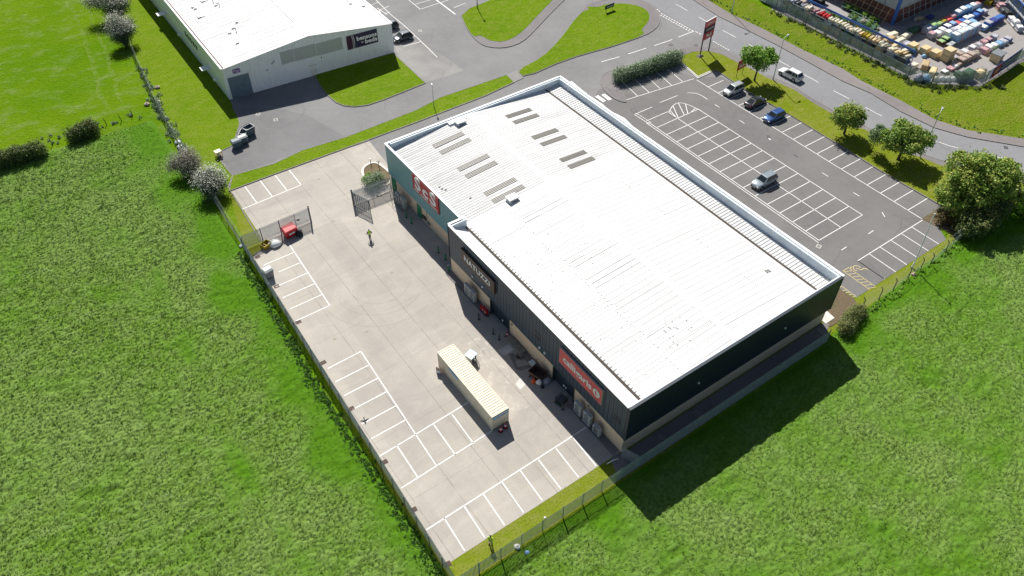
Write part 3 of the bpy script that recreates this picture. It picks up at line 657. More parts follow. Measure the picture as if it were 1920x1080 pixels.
# stepped sheet laps: thin dark gaps in echelon, with rows of lap clips
mb = MB(); clip = MB()
def lap(xa, xb, y, w_=.045):
    za, zb = zroof(xa)+.006, zroof(xb)+.006
    mb.add([(xa, y, za), (xb, y, zb), (xb, y+w_, zb), (xa, y+w_, za)], [(0, 1, 2, 3)])
def clips(x, ya, yb):
    yy = ya
    while yy < yb: z = zroof(x)+.01; clip.cbox((x, yy, z), (.16, .10, .03)); yy += .62
y = 1.8; k = 0
while y < 36.5:
    bw = 2.6+1.1*r_.random(); xs = 9.0+.25*(k % 2)
    clips(xs, y, y+bw-.4); lap(XG+.4, xs, y+bw-.35) if k % 2 else None
    lap(xs, 16.8+.3*(k % 3), y+bw); lap(xs+.25, xs+7.4, y+bw+.9)
    if k % 2: clips(26.6, y+.6, y+bw*.8)
    lap(17.9, 25.8+r_.random(), y+.8, .03)
    y += bw+1.05; k += 1
for xx, ya, yb in ((16.9, 3.2, 8), (16.8, 15, 19), (17.0, 24, 27)):
    z = zroof(xx)+.007; mb.add([(xx, ya, z), (xx+.04, ya, z), (xx+.04, yb, z), (xx, yb, z)], [(0, 1, 2, 3)])
clip.v and mb.add(clip.v, clip.f); mb.build('sheet_laps', M['seam'], wh)
mb = MB()
for _ in range(95):
    xx = r_.uniform(3.2, 16); yy = r_.uniform(1, 36); mb.cbox((xx, yy, zroof(xx)+.012), (.14, .10, .02), r_.uniform(0, 3))
for _ in range(14):
    xx = r_.uniform(11, 15); yy = r_.uniform(3.5, 7.5); mb.cbox((xx, yy, zroof(xx)+.015), (.2, .16, .02), r_.uniform(0, 3))
for xx, yy in ((4.2, 46.6), (4.3, 46.0), (4.6, 45.5), (6.4, 41.7)): mb.cbox((xx, yy, zroof(xx)+.05), (.3, .22, .08), .4)
for xx, yy in ((29.8, 7.1), (30.2, 7.0)): mb.cbox((xx, yy, zroof(xx)+.05), (.25, .5, .08))
mb.build('roof_speckle_pattern', M['seam'], wh)
# gutter brackets along both valleys
mb = MB(); y = 1
while y < LD-1: mb.box(XG-.46, XG+.2, y, y+.04, 7.66, 7.70) if y > 99 else mb.cbox((XG+.12, y, ZG+.03), (.30, .05, .03)); y += .62
mb.box(XG-.41, XG-.0, .5, LD-.5, 7.36, 7.39); mb.box(XH+.01, XH+.39, .5, L-.5, 7.36, 7.39); mb.build('gutter_straps', M['gutbrown'], wh)
mb = MB().add([(XR-.42, .5, ZR-.02), (XR, .5, ZR+.035), (XR+.42, .5, ZR-.02), (XR-.42, L-.5, ZR-.02), (XR, L-.5, ZR+.035), (XR+.42, L-.5, ZR-.02)], [(0, 1, 4, 3), (1, 2, 5, 4)])
mb.build('ridge_cap', M['trim'], wh)
for yc in (55.2, 53.25, 48.15, 46.0, 41.1, 39.1):
    for xa_, xb in ((8.45, 13.85), (22.0, 26.8)):
        rl = MB(); h = .46
        za, zb = zroof(xa_), zroof(xb)
        yy = yc-(.1 if xa_ < 10 else .3)
        rl.add([(xa_, yy-h, za+.03), (xb, yy-h, zb+.03), (xb, yy+h, zb+.03), (xa_, yy+h, za+.03)], [(0, 1, 2, 3)])
        for q in range(4): rib(rl, xa_, xb, yy-h+.05+q*.27, .06, .085)
        rl.build('rooflight', M['rooflight'], wh)
for vx, vy in ((14.9, 57.6), (10.9, 37.7)):
    z = zroof(vx); v = MB().chbox((vx, vy, z-.05), (1.5, 1.1, .42), 0, .06).build('roof_vent', M['trim'], wh)
    MB().chbox((vx, vy, z+.385), (1.75, 1.35, .14), 0, .05).build('cowl', M['trim'], v); MB().box(vx-.6, vx+.6, vy-.62, vy-.56, z+.1, z+.3).build('louvre', M['grey2'], v)
MB().box(13.2, 16.6, 58.0, 58.7, 7.9, 8.42).build('parapet_upstand', M['trim'], wh)
# white canopy over the shop entrances on the car park side
cpy = GL([(1072, 152), (1100, 176), (1131, 196), (1143, 208), (1157, 214), (1172, 222), (1188, 238), (1216, 258), (1262, 292)], 3.6)
MB().prism([(W+.01, cpy[0][1])]+cpy+[(W+.01, cpy[-1][1])], 3.3, 3.6).build('entrance_canopy', M['trim'], wh)
for q in cpy[2:7:2]: MB().tube((q[0]-.3, q[1], .11), (q[0]-.3, q[1], 3.3), .08, n=8).build('canopy_post', M['trim'], wh)
# doors and windows of the west wall
def door(x, ya, yb, z0, z1, mat='green', handle=True):
    d = MB().box(x-.04, x+.02, ya, yb, z0, z1).build('door', M[mat], wh)
    f = MB(); f.box(x-.07, x+.02, ya-.08, ya, z0, z1+.08); f.box(x-.07, x+.02, yb, yb+.08, z0, z1+.08); f.box(x-.07, x+.02, ya, yb, z1, z1+.08); f.build('door_frame', M[mat], d)
    MB().box(x-.12, x-.041, ya+.12, ya+.18, 1.0, 1.25).build('handle', M['steel'], d); return d
door(XA+.14, 57.35, 58.6, .02, 2.4); door(XA+.14, 49.65, 50.75, .05, 2.3); door(XA+.14, 37.95, 39.3, .02, 2.5)
for ya, yb, z0, z1 in ((1.25, 2.2, 4.85, 5.55), (16.3, 17.4, 4.75, 5.8)):
    w_ = MB().box(-.035, .05, ya-.06, yb+.06, z0-.06, z1+.06).build('window', M['loading'], wh)
    MB().box(-.05, -.036, ya, yb, z0, z1).build('pane', M['glass'], w_)
for y_, z_ in ((31.4, 4.0), (29.0, 3.95), (16.2, 3.8), (15.1, 3.85)):
    l_ = MB().chbox((-.12, y_, z_-.14), (.22, .26, .28), 0, .04).build('wall_light', M['white'], wh)
for y_ in (24.6, 11.3, 10.9): MB().chbox((.1, y_, .95), (.10, .22, .28), 0, .02).build('door_control', M['white'], wh)
for y_ in (6.5, 22.4): MB().chbox((.02, y_, 2.2), (.14, .24, .24), 0, .03).build('alarm_box', M['grey2'], wh)
for x_ in (11, 26): MB().chbox((x_, -.12, 5.5), (.22, .2, .2), 0, .03).build('wall_light', M['white'], wh)
MB().box(XA-.02, XA+.15, 48.2, 49.2, .75, 1.35).build('notice_board', M['brown'], wh)
MB().box(XA+.0, XA+.15, 48.3, 49.1, .8, 1.3).build('notice_board', M['white'], wh) if False else None
for y_ in (47.5, 47.2): MB().box(XA-.05, XA+.15, y_-.1, y_+.1, .6, 1.0).build('meter_box', M['grey2'], wh)
MB().tube((XA-.06, 47.6, HB), (XA-.06, 47.6, .9), .04).build('cable_duct', M['green'], wh)
# shop signs
def board(x, y0, y1, z0, z1, mat, edge, th=.16):
    b = MB().box(x-th, x-.01, y0, y1, z0, z1).build('shop_sign', M[mat], wh)
    MB().box(x-th+.02, x-.012, y0-.05, y1+.05, z1, z1+.05).build('sign_frame', M[edge], b); MB().box(x-th+.02, x-.012, y0-.05, y1+.05, z0-.05, z0).build('sign_frame', M[edge], b)
    MB().box(x-th+.02, x-.012, y0-.05, y0, z0, z1).build('sign_frame', M[edge], b); MB().box(x-th+.02, x-.012, y1, y1+.05, z0, z1).build('sign_frame', M[edge], b); return b
s1 = board(XA-.02, 43.6, 50.85, 5.35, 8.22, 'red', 'red')
text('S', 2.9, 'signwhite', s1, face_w(XA-.2, 49.35, 7.05), off=.085, ext=.03, width=1.75)
text('c', 2.7, 'signwhite', s1, face_w(XA-.2, 47.2, 6.95), off=.085, ext=.03, width=1.55)
text('S', 2.9, 'signwhite', s1, face_w(XA-.2, 45.05, 7.05), off=.085, ext=.03, width=1.75)
text('Sofas . Carpets . Flooring', .50, 'signwhite', s1, face_w(XA-.2, 47.2, 5.72), off=.012, ext=.012, width=6.6, shear=.2)
s2 = board(-.02, 25.95, 33.85, 5.2, 7.35, 'brown', 'brown', .3)
text('NATUZZI', 1.25, 'signwhite', s2, face_w(-.34, 29.95, 6.28), off=.028, ext=.03, width=6.1, spacing=1.12)
s3 = board(-.02, 4.3, 12.15, 5.15, 7.75, 'pink', 'grey', .22)
text('calligaris', 1.5, 'signwhite', s3, face_w(-.26, 8.75, 6.5), off=.03, ext=.02, width=5.3)
lg = MB(); n_ = 20
lg.loft([[(xx, 5.2+.62*math.cos(2*math.pi*i/n_), 6.42+.62*math.sin(2*math.pi*i/n_)) for i in range(n_)] for xx in (-.25, -.28)]).build('emblem', M['white'], s3)
MB().loft([[(xx, 5.2+a, 6.42+b) for a, b in ((.06, .46), (.22, .12), (.20, -.25), (-.04, -.46), (-.10, -.15), (.02, .10))] for xx in (-.281, -.296)]).build('emblem_leaf', M['pink'], s3)
for z0 in (5.9,): pass

# ================================================================== THE WHITE UNIT AT THE BACK
bw = thing('white_warehouse', 'low white ribbed warehouse with a shallow pitched white roof and blue grey roller door', 'warehouse', (0, 0, 0))
SW, SE = Vector((-9.2, 98.4)), Vector((23.75, 96.0)); DV = Vector((.95, 62.0))
def BP(u, v, z): q = SW+(SE-SW)*u+DV*v; return (q.x, q.y, z)
UA = .50; EH, AH = 6.25, 8.15
def zb_(u): return EH+(AH-EH)*(u/UA if u < UA else (1-u)/(1-UA))
MB().add([BP(0, 0, 0), BP(1, 0, 0), BP(1, 0, EH), BP(UA, 0, AH), BP(0, 0, EH)], [(0, 1, 2, 3, 4)]).build('gable_wall', M['white_x'], bw)
MB().add([BP(0, 0, 0), BP(0, 1, 0), BP(0, 1, EH), BP(0, 0, EH)], [(0, 3, 2, 1)]).build('side_wall', M['white_y'], bw)
MB().add([BP(1, 0, 0), BP(1, 1, 0), BP(1, 1, EH), BP(1, 0, EH)], [(0, 1, 2, 3)]).build('side_wall', M['white_y'], bw)
MB().add([BP(0, 1, 0), BP(1, 1, 0), BP(1, 1, EH), BP(UA, 1, AH), BP(0, 1, EH)], [(4, 3, 2, 1, 0)]).build('gable_wall', M['white_x'], bw)
MB().add([BP(.008, -.004, EH+.02), BP(UA, -.004, AH+.05), BP(UA, 1.004, AH+.05), BP(.008, 1.004, EH+.02)], [(0, 1, 2, 3)]).build('roof', M['roof_old'], bw)
MB().add([BP(UA, -.004, AH+.05), BP(.992, -.004, EH+.02), BP(.992, 1.004, EH+.02), BP(UA, 1.004, AH+.05)], [(0, 1, 2, 3)]).build('roof', M['roof_old'], bw)
rb = MB()
for i in range(46):
    v = i/46+.01; 
    for ua, ub in ((.02, UA-.012), (UA+.012, .98)):
        a = Vector(BP(ua, v, zb_(ua)+.06)); b = Vector(BP(ub, v, zb_(ub)+.08)); rb.tube(a, b, .022, n=4)
rb.build('roof_ribs', M['rib'], bw)
gt = MB(); gt.loft([[BP(u_, v, z_) for u_, z_ in ((-.004, EH-.05), (.006, EH-.05), (.006, EH+.07), (-.004, EH+.07))] for v in (-.003, 1.003)]); gt.build('gutter', M['trim'], bw)
MB().loft([[BP(u_, v, z_) for u_, z_ in ((.0065, EH-.03), (.013, EH-.03), (.013, EH+.052), (.0065, EH+.052))] for v in (0, 1)]).build('gutter_lining', M['rust'], bw)
MB().loft([[BP(u_, v, z_) for u_, z_ in ((.988, EH-.03), (.994, EH-.03), (.994, EH+.052), (.988, EH+.052))] for v in (0, 1)]).build('gutter_lining', M['dsteel'], bw)
gt = MB(); gt.loft([[BP(u_, v, z_) for u_, z_ in ((.9945, EH-.05), (1.004, EH-.05), (1.004, EH+.07), (.9945, EH+.07))] for v in (-.003, 1.003)]); gt.build('gutter', M['trim'], bw)
for v in (.10, .26, .42, .58): MB().tube(BP(UA-.004, v, AH+.08), BP(UA-.004, v+.14, AH+.08), .10, n=5).build('ridge_cap', M['trim'], bw)
def on_front(u0, u1, z0, z1, off=.05):
    n_ = -Vector(((SE-SW).normalized().y*-1, (SE-SW).normalized().x)); n_ = Vector((n_.x, n_.y)); mb_ = MB()
    def q(u, z, k): p = SW+(SE-SW)*u+n_*k; return (p.x, p.y, z)
    return mb_.loft([[q(u0, z0, -.02), q(u1, z0, -.02), q(u1, z1, -.02), q(u0, z1, -.02)], [q(u0, z0, off), q(u1, z0, off), q(u1, z1, off), q(u0, z1, off)]])
sh = on_front(.018, .135, .05, 4.25, .04).build('roller_door', M['shutter'], bw)
for i in range(14): on_front(.020, .133, .2+i*.29, .24+i*.29, .055).build('slat', M['shutter'], sh) if i % 2 == 0 else None
on_front(.014, .139, 4.25, 4.45, .10).build('door_header', M['trim'], bw)
for u0, u1, z0f in ((.325, .40, 0), (.402, .53, 0), (.532, .69, 0)):
    zz = 3.95-.35*((u0-.325)/.365)
    on_front(u0, u1, zz, zz+2.45, .03).build('translucent_panel', M['strip'], bw)
d_ = on_front(.478, .512, .05, 2.15, .05).build('door', M['white'], bw); on_front(.474, .516, 2.15, 2.25, .07).build('door_frame', M['grey'], d_); on_front(.505, .509, 1.0, 1.2, .1).build('handle', M['dsteel'], d_)
for u_, z_ in ((.235, 3.6), (.27, 4.6), (.28, 4.9), (.55, 3.2)): on_front(u_, u_+.006, z_, z_+.2, .12).build('wall_light', M['dsteel'], bw)
FR = (SE-SW).normalized()
def face_front(u, z, k=.12):
    p = SW+(SE-SW)*u+Vector((FR.y, -FR.x))*k
    return Matrix(((FR.x, 0, FR.y, p.x), (FR.y, 0, -FR.x, p.y), (0, 1, 0, z), (0, 0, 0, 1)))
bs = on_front(.715, .905, 3.25, 6.0, .10).build('shop_sign', M['navy'], bw)
on_front(.716, .757, 3.27, 5.98, .112).build('sign_field', M['maroon'], bs)
for k_, o_ in ((.748, 0), (.757, .1)):
    mm = MB(); pts_ = [(k_+.004*math.sin(t*3.2+o_)-.0, 3.3+2.65*t) for t in np.linspace(0, 1, 9)]
    for (ua, za), (ub, zb2) in zip(pts_[:-1], pts_[1:]):
        A = face_front(ua, za, .118) @ Vector((0, 0, 0)); B = face_front(ub, zb2, .118) @ Vector((0, 0, 0)); mm.tube(A, B, .05, n=5)
    mm.build('sign_stripe', M['white'], bs)
text('bensons', 1.15, 'signwhite', bs, face_front(.838, 5.0, .13), off=.03, width=4.1)
text('beds', 1.15, 'signwhite', bs, face_front(.862, 4.05, .13), off=.03, width=2.5)
text('for', .5, 'signwhite', bs, face_front(.809, 4.1, .13), width=.55)
bs2 = on_front(.055, .095, 4.75, 5.55, .06).build('shop_sign', M['purple'], bw)
text('bensons', .36, 'signwhite', bs2, face_front(.078, 5.28, .08), width=.95); text('beds', .36, 'signwhite', bs2, face_front(.08, 4.98, .08), width=.6); on_front(.058, .061, 4.8, 5.5, .07).build('sign_stripe', M['white'], bs2)
# side canopies, pipes and windows on its west wall
for v, s_ in ((.56, 1.0), (.145, .9)):
    c_ = Vector(BP(0, v, 2.3)); MB().cbox((c_.x-.9*s_, c_.y, 2.35), (1.8*s_, 1.5, .12)).build('door_canopy', M['trim'], bw)
for v in (.40, .075): c_ = Vector(BP(0, v, 0)); MB().cbox((c_.x-.4, c_.y, 2.0), (.8, .7, .3)).build('extract_hood', M['trim'], bw)
for v in (.235, .26, .285, .31, .335): c_ = Vector(BP(0, v, 0)); MB().box(c_.x-.05, c_.x+.02, c_.y, c_.y+.8, 3.1, 4.1).build('window', M['glass'], bw)
for (u_, v_) in ((.105, .40), (.11, .385), (.22, .36), (.23, .37), (.17, .17), (.205, .19), (.245, .215), (.165, .10), (.30, .44), (.33, .43), (.79, .25), (.90, .17), (.955, .14), (.1, .62), (.55, .7)):
    c_ = Vector(BP(u_, v_, zb_(u_)+.02)); f_ = MB().chbox(c_, (.55, .38, .22), .1, .04); f_.build('roof_vent', M['trim'], bw); 
for (u_, v_) in ((.22, .385), (.235, .35), (.205, .165), (.905, .20)):
    c_ = Vector(BP(u_, v_, zb_(u_)+.04)); MB().tube(c_, c_+Vector((0, 0, .75)), .07, n=6).build('flue', M['grey2'], bw)
for (u_, v_) in ((.12, .33), (.2, .42)): 
    c_ = Vector(BP(u_, v_, zb_(u_)+.085)); MB().cbox(c_, (2.2, 1.1, .03), -.02, 0).build('roof_patch', M['trim'], bw)

# ================================================================== MEADOWS (long grass, nobody could count it)
def band(nx, ny, dx, lmin, lmax, seed, ax=1.0):
    g = np.random.default_rng(seed); f = np.fft.rfft2(g.standard_normal((nx, ny)))
    kx = np.fft.fftfreq(nx, dx)[:, None]*ax; ky = np.fft.rfftfreq(ny, dx)[None, :]
    k = np.hypot(kx, ky)+1e-9; lo, hi = 1/lmax, 1/lmin
    f *= np.exp(-((np.log(k)-np.log(math.sqrt(lo*hi)))/(.5*math.log(hi/lo)))**2)
    o = np.fft.irfft2(f, (nx, ny)); return o/o.std()
def sstep(a, b, x): t = np.clip((x-a)/(b-a), 0, 1); return t*t*(3-2*t)
def make_meadow(name, x0, x1, y0, y1, inside, lush, seed, dens, dx=.15):
    nx, ny = int((x1-x0)/dx), int((y1-y0)/dx)
    X, Y = np.meshgrid(x0+np.arange(nx)*dx, y0+np.arange(ny)*dx, indexing='ij')
    big = band(nx, ny, dx, 8, 30, seed, .8)+.4*band(nx, ny, dx, 3, 9, seed+5, .8); mid = band(nx, ny, dx, 1.1, 3.0, seed+1, 1.7); sm = band(nx, ny, dx, .42, .85, seed+2, 1.4)
    lu = np.clip(lush(X, Y)+.20*big, 0, 1); amp = 1-.55*lu
    ed = inside(X, Y)                                   # distance inside the field edge
    fade = sstep(0, 1.2, ed)
    Hh = fade*(.17+amp*(.045*mid*(1+.45*big)+.049*np.maximum(sm, -1.4)))
    Hh = np.maximum(Hh, .01)
    V = np.stack([X, Y, Hh], -1).reshape(-1, 3)
    tone = np.clip(lu, 0, 1).ravel(); pale = (np.clip(.5*sm+.3*mid, 0, 1.5)*(1-.8*lu)*.55).ravel()  # raised clumps turn paler: highlights put into the grass colour
    i, j = np.meshgrid(np.arange(nx-1), np.arange(ny-1), indexing='ij'); a = (i*ny+j).ravel()
    keep = (ed[:-1, :-1] > 0).ravel(); a = a[keep]
    F = np.stack([a, a+ny, a+ny+1, a+1], 1)
    used = np.unique(F); rm = np.full(len(V), -1); rm[used] = np.arange(len(used))
    o = np_mesh(name+'_grass', V[used], rm[F], 'meadow', tone[used], pale[used], smooth=True); tag(o, kind='stuff')
    # leaning tufts standing on it
    g = np.random.default_rng(seed+9); n = int((x1-x0)*(y1-y0)*dens)
    px, py = g.uniform(x0+.5, x1-1, n), g.uniform(y0+.5, y1-1, n)
    ii, jj = ((px-x0)/dx).astype(int), ((py-y0)/dx).astype(int)
    ok = (ed[ii, jj] > .25) & (g.random(n) < .35+.65*(1-lu[ii, jj])); px, py, ii, jj = px[ok], py[ok], ii[ok], jj[ok]; n = len(px)
    base = np.stack([px, py, Hh[ii, jj]-.03], 1); nb = 4
    V2 = np.empty((n, nb, 3, 3)); lean = np.array([.8, .30])
    for b in range(nb):
        an = g.uniform(0, 2*np.pi, n); L_ = g.uniform(.14, .31, n)*(1-.45*lu[ii, jj]); wd_ = g.uniform(.04, .08, n)
        o_ = g.normal(0, .10, (n, 2)); side = np.stack([np.cos(an), np.sin(an), np.zeros(n)], 1)*wd_[:, None]
        p = base.copy(); p[:, :2] += o_
        tip = p.copy(); tip[:, 0] += L_*(lean[0]*.75+g.normal(0, .35, n)); tip[:, 1] += L_*(lean[1]*.75+g.normal(0, .35, n)); tip[:, 2] += L_*.52+.02
        V2[:, b, 0] = p-side; V2[:, b, 1] = p+side; V2[:, b, 2] = tip
    V2 = V2.reshape(-1, 3); F2 = np.arange(len(V2)).reshape(-1, 3)
    t2 = np.repeat(tone.reshape(nx, ny)[ii, jj], nb*3); p2 = np.repeat(np.clip(g.random(n)*.7-.1, 0, 1), nb*3)*(1-.7*t2)
    tag(np_mesh(name+'_grass_tufts', V2, F2, 'meadow', t2, p2), kind='stuff')
def in_west(X, Y):
    fx = -24.55+np.clip((Y-30)/30, 0, 1)*1.6+np.where(Y > 60, .4, 0)    # fence line
    top = 100.2-.05*(X+30)
    return np.minimum(fx-X, top-Y)
def lush_w(X, Y):
    d = -24.5-X
    s1 = 1-sstep(1.0, 8.0, d+.9*np.sin(Y*.21)+.5*np.sin(Y*.57))
    s2 = .45*np.exp(-((d-11-1.5*np.sin(Y*.06))/1.1)**2)+.3*np.exp(-((d-13.6-1.5*np.sin(Y*.06))/.8)**2)
    return np.clip(s1+s2*(Y < 62)+.30*sstep(94, 100, Y), 0, 1)
make_meadow('west_meadow', -78, -22.6, -30, 101, in_west, lush_w, 11, 15)
def in_south(X, Y):
    top = np.where(X < 33, -2.75, np.where(X < 76, -2.2+.045*(X-33), .1+.10*(X-76)))
    return np.minimum(top-Y, X+24.5)
make_meadow('south_meadow', -26, 112, -44, 4, in_south, lambda X, Y: np.clip(.75*(1-sstep(.8, 5.5, -Y-1.5+.8*np.sin(X*.3)))+.35, 0, 1), 31, 15)

# ================================================================== FOLIAGE
def leaf_cloud(lobes, n_cl, per, size, seed, spread=.22, up=.35, hollow=.72, squash=1.0, base_tone=0.0):
    """leaf quads in clumps over the lobes (x, y, z, r); tone varies clump by clump and lightens upward"""
    g = np.random.default_rng(seed); Vs = []; Ts = []
    for (x, y, z, r) in lobes:
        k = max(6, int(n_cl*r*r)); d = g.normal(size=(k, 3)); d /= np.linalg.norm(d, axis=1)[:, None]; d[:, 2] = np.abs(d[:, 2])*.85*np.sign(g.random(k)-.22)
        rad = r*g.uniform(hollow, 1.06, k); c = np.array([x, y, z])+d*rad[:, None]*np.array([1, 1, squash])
        ct = np.clip(g.normal(.45, .22, k)+base_tone+.16*(d[:, 2]), 0, 1)  # upward clumps made lighter: top light put into the leaf tone
        P = np.repeat(c, per, 0)+g.normal(0, spread*min(r, 1.6), (k*per, 3)); nn = np.repeat(d, per, 0)*.7+g.normal(0, .55, (k*per, 3)); nn[:, 2] += up
        nn /= np.linalg.norm(nn, axis=1)[:, None]
        a = np.cross(nn, g.normal(size=nn.shape)); a /= np.linalg.norm(a, axis=1)[:, None]; b = np.cross(nn, a)
        s = (size*g.uniform(.6, 1.3, k*per))[:, None]
        Vs.append(np.stack([P-a*s*.5, P+b*s*.32-nn*s*.08, P+a*s*.55, P-b*s*.32-nn*s*.08], 1)); Ts.append(np.repeat(np.clip(np.repeat(ct, per)+g.normal(0, .12, k*per), 0, 1), 4))
    V = np.concatenate(Vs).reshape(-1, 3); return V, np.arange(len(V)).reshape(-1, 4), np.concatenate(Ts)
def tree(label, base, h, lobes, mat, seed, n_cl=34, per=15, size=.34, trunk_r=.16, cat='tree', group=None, name='broadleaf_tree', sc=.98, sz=.88, tone=0.0):
    t = thing(name, label, cat, (base[0], base[1], 0), 0, group)
    lobes = [(x*sc, y*sc, z*sz, r*1.06) for x, y, z, r in lobes]; g = random.Random(seed); PV, PF, PT = [], [], []; off = 0
    for q, lb in enumerate(lobes):
        V, F, T = leaf_cloud([lb], n_cl, per, size, seed*31+q, base_tone=tone+g.uniform(-.16, .16)); PV.append(V); PF.append(F+off); PT.append(T); off += len(V)
        for k_ in range(3):                                     # leading shoots that break the outline
            a_ = g.uniform(0, 6.28); V, F, T = leaf_cloud([(lb[0]+lb[3]*.85*math.cos(a_), lb[1]+lb[3]*.85*math.sin(a_), lb[2]+lb[3]*g.uniform(.2, .75), lb[3]*.34)], 60, 9, size*.9, seed*77+q*5+k_, base_tone=tone+.1); PV.append(V); PF.append(F+off); PT.append(T); off += len(V)
    np_mesh('crown', np.concatenate(PV), np.concatenate(PF), mat, np.concatenate(PT), parent=t)
    mb = MB(); fork = (g.uniform(-.1, .1), g.uniform(-.1, .1), h*.30)
    mb.path([(0, 0, 0), (.03, .02, h*.12), fork], [trunk_r*1.25, trunk_r, trunk_r*.85], 8)
    for (x, y, z, r) in lobes:
        m_ = ((fork[0]+x)/2+g.uniform(-.2, .2), (fork[1]+y)/2+g.uniform(-.2, .2), (fork[2]+z)/2); mb.path([fork, m_, (x, y, z)], [trunk_r*.5, trunk_r*.32, trunk_r*.12], 6)
        for q in range(3): mb.path([(x, y, z), (x+g.uniform(-1, 1)*r*.8, y+g.uniform(-1, 1)*r*.8, z+g.uniform(0, .8)*r)], [trunk_r*.14, .012], 4)
    mb.build('trunk', M['bark'], t, smooth=True); return t
def lobeset(seed, n, rx, ry, z0, z1, r0, r1):
    g = random.Random(seed); out = []
    for i in range(n):
        a = 2*math.pi*i/n+g.uniform(-.4, .4); k = g.uniform(.45, 1.0) if i % 3 else g.uniform(0, .35)
        out.append((rx*k*math.cos(a), ry*k*math.sin(a), g.uniform(z0, z1)+(1-k)*(z1-z0)*.6, g.uniform(r0, r1)))
    return out
def gt_(px, py): return G(px, py)
b = gt_(1414, 152); tree('young broadleaf tree with an open crown beside the tilted red board', b, 7.5,
    [(-.9, 2.3, 5.9, 1.1), (-1.5, 1.6, 4.9, 1.0), (.5, .3, 5.8, 1.5), (1.5, -.4, 5.2, 1.35), (2.3, -1.1, 4.7, 1.0), (.2, -.8, 4.6, 1.4), (-.8, .5, 4.4, 1.1), (1.7, .9, 4.9, 1.0)], 'leaf_b', 5, 30, 13, .36, .17)
b = gt_(1582, 252); tree('compact round tree with russet tinged top, first along the bank after the blue car', b, 6.5,
    [(0, 0, 5.0, 1.6), (1.2, -.7, 4.2, 1.3), (-1.3, .8, 4.3, 1.3), (.5, 1.2, 4.4, 1.2), (-.4, -1.3, 3.9, 1.2), (1.7, .3, 3.7, 1.0), (-1.8, -.1, 3.6, .9)], 'leaf', 6, 34, 14, .34, .2, sz=.80, tone=.14)
b = gt_(1634, 283); tree('slim pale green sapling leaning against the bushy tree beside the lamp post', b, 4.6,
    [(0, 0, 3.9, 1.1), (.3, .5, 3.0, 1.05), (-.5, -.3, 3.0, 1.0), (.1, 0, 4.9, .7)], 'leaf_pale', 7, 50, 12, .22, .07, name='sapling')
b = gt_(1684, 299); tree('bushy spreading olive green tree between the pale sapling and the lamp post', b, 7.6,
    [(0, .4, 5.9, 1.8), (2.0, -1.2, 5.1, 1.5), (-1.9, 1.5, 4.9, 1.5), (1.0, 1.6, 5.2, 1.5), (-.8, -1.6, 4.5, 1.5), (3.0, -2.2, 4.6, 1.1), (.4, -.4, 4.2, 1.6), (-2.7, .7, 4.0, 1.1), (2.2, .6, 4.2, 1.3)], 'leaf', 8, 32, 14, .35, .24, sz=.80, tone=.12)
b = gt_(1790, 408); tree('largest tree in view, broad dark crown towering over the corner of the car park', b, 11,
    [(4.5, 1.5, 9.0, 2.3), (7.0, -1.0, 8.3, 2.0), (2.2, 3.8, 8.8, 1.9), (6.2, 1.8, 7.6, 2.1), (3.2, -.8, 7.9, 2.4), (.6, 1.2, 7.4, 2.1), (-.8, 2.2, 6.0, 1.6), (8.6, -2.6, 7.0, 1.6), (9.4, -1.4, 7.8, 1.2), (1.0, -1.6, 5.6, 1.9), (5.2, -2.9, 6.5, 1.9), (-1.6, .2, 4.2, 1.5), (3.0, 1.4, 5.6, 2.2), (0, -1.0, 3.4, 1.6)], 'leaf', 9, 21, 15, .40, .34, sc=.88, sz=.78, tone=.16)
b = gt_(1762, 392); tree('low straggly olive bush at the kerb under the largest tree', b, 3.6, [(0, 0, 2.2, 1.2), (.7, .9, 2.6, 1.1), (1.3, -.2, 1.9, 1.1), (-.5, .7, 3.0, .8)], 'leaf', 10, 40, 12, .26, .08, 'bush', name='bush')
b = gt_(1789, 417); tree('small golden yellow shrub in the shade under the largest tree', b, 1.6, [(0, 0, 1.0, .9), (.6, -.2, .8, .7), (-.5, .3, .8, .6)], 'leaf_gold', 12, 70, 12, .18, .05, 'shrub', name='shrub')
b = gt_(1768, 418); tree('bronze leaved shrub left of the golden one on the bare soil corner', b, 2.0, [(0, 0, 1.0, .9), (-.7, .5, .8, .7), (.5, -.8, .9, .8), (1.2, -1.6, .8, .8)], 'leaf_plum', 13, 60, 12, .2, .05, 'shrub', name='shrub')
b = gt_(1815, 440); tree('dark spreading thicket on the field side of the concrete posts below the largest tree', b, 4.5, [(0, 0, 2.2, 1.9), (2.3, -.3, 2.4, 1.9), (4.4, .3, 2.6, 2.0), (6.6, .6, 2.6, 1.9), (8.8, .9, 2.5, 1.8), (-1.6, .4, 1.5, 1.1), (11.0, 1.4, 2.4, 1.8)], 'leaf_dark', 14, 30, 13, .30, .12, 'thicket', name='thicket')
b = gt_(1916, 405); tree('bright leafy bush at the right edge of the photo beside the last leaning post', b, 3.6, [(0, 0, 2.1, 1.7), (1.8, .2, 2.0, 1.6), (3.4, .5, 2.2, 1.8), (.2, -1.4, 1.5, 1.3)], 'leaf_b', 15, 30, 13, .28, .1, 'bush', name='bush')
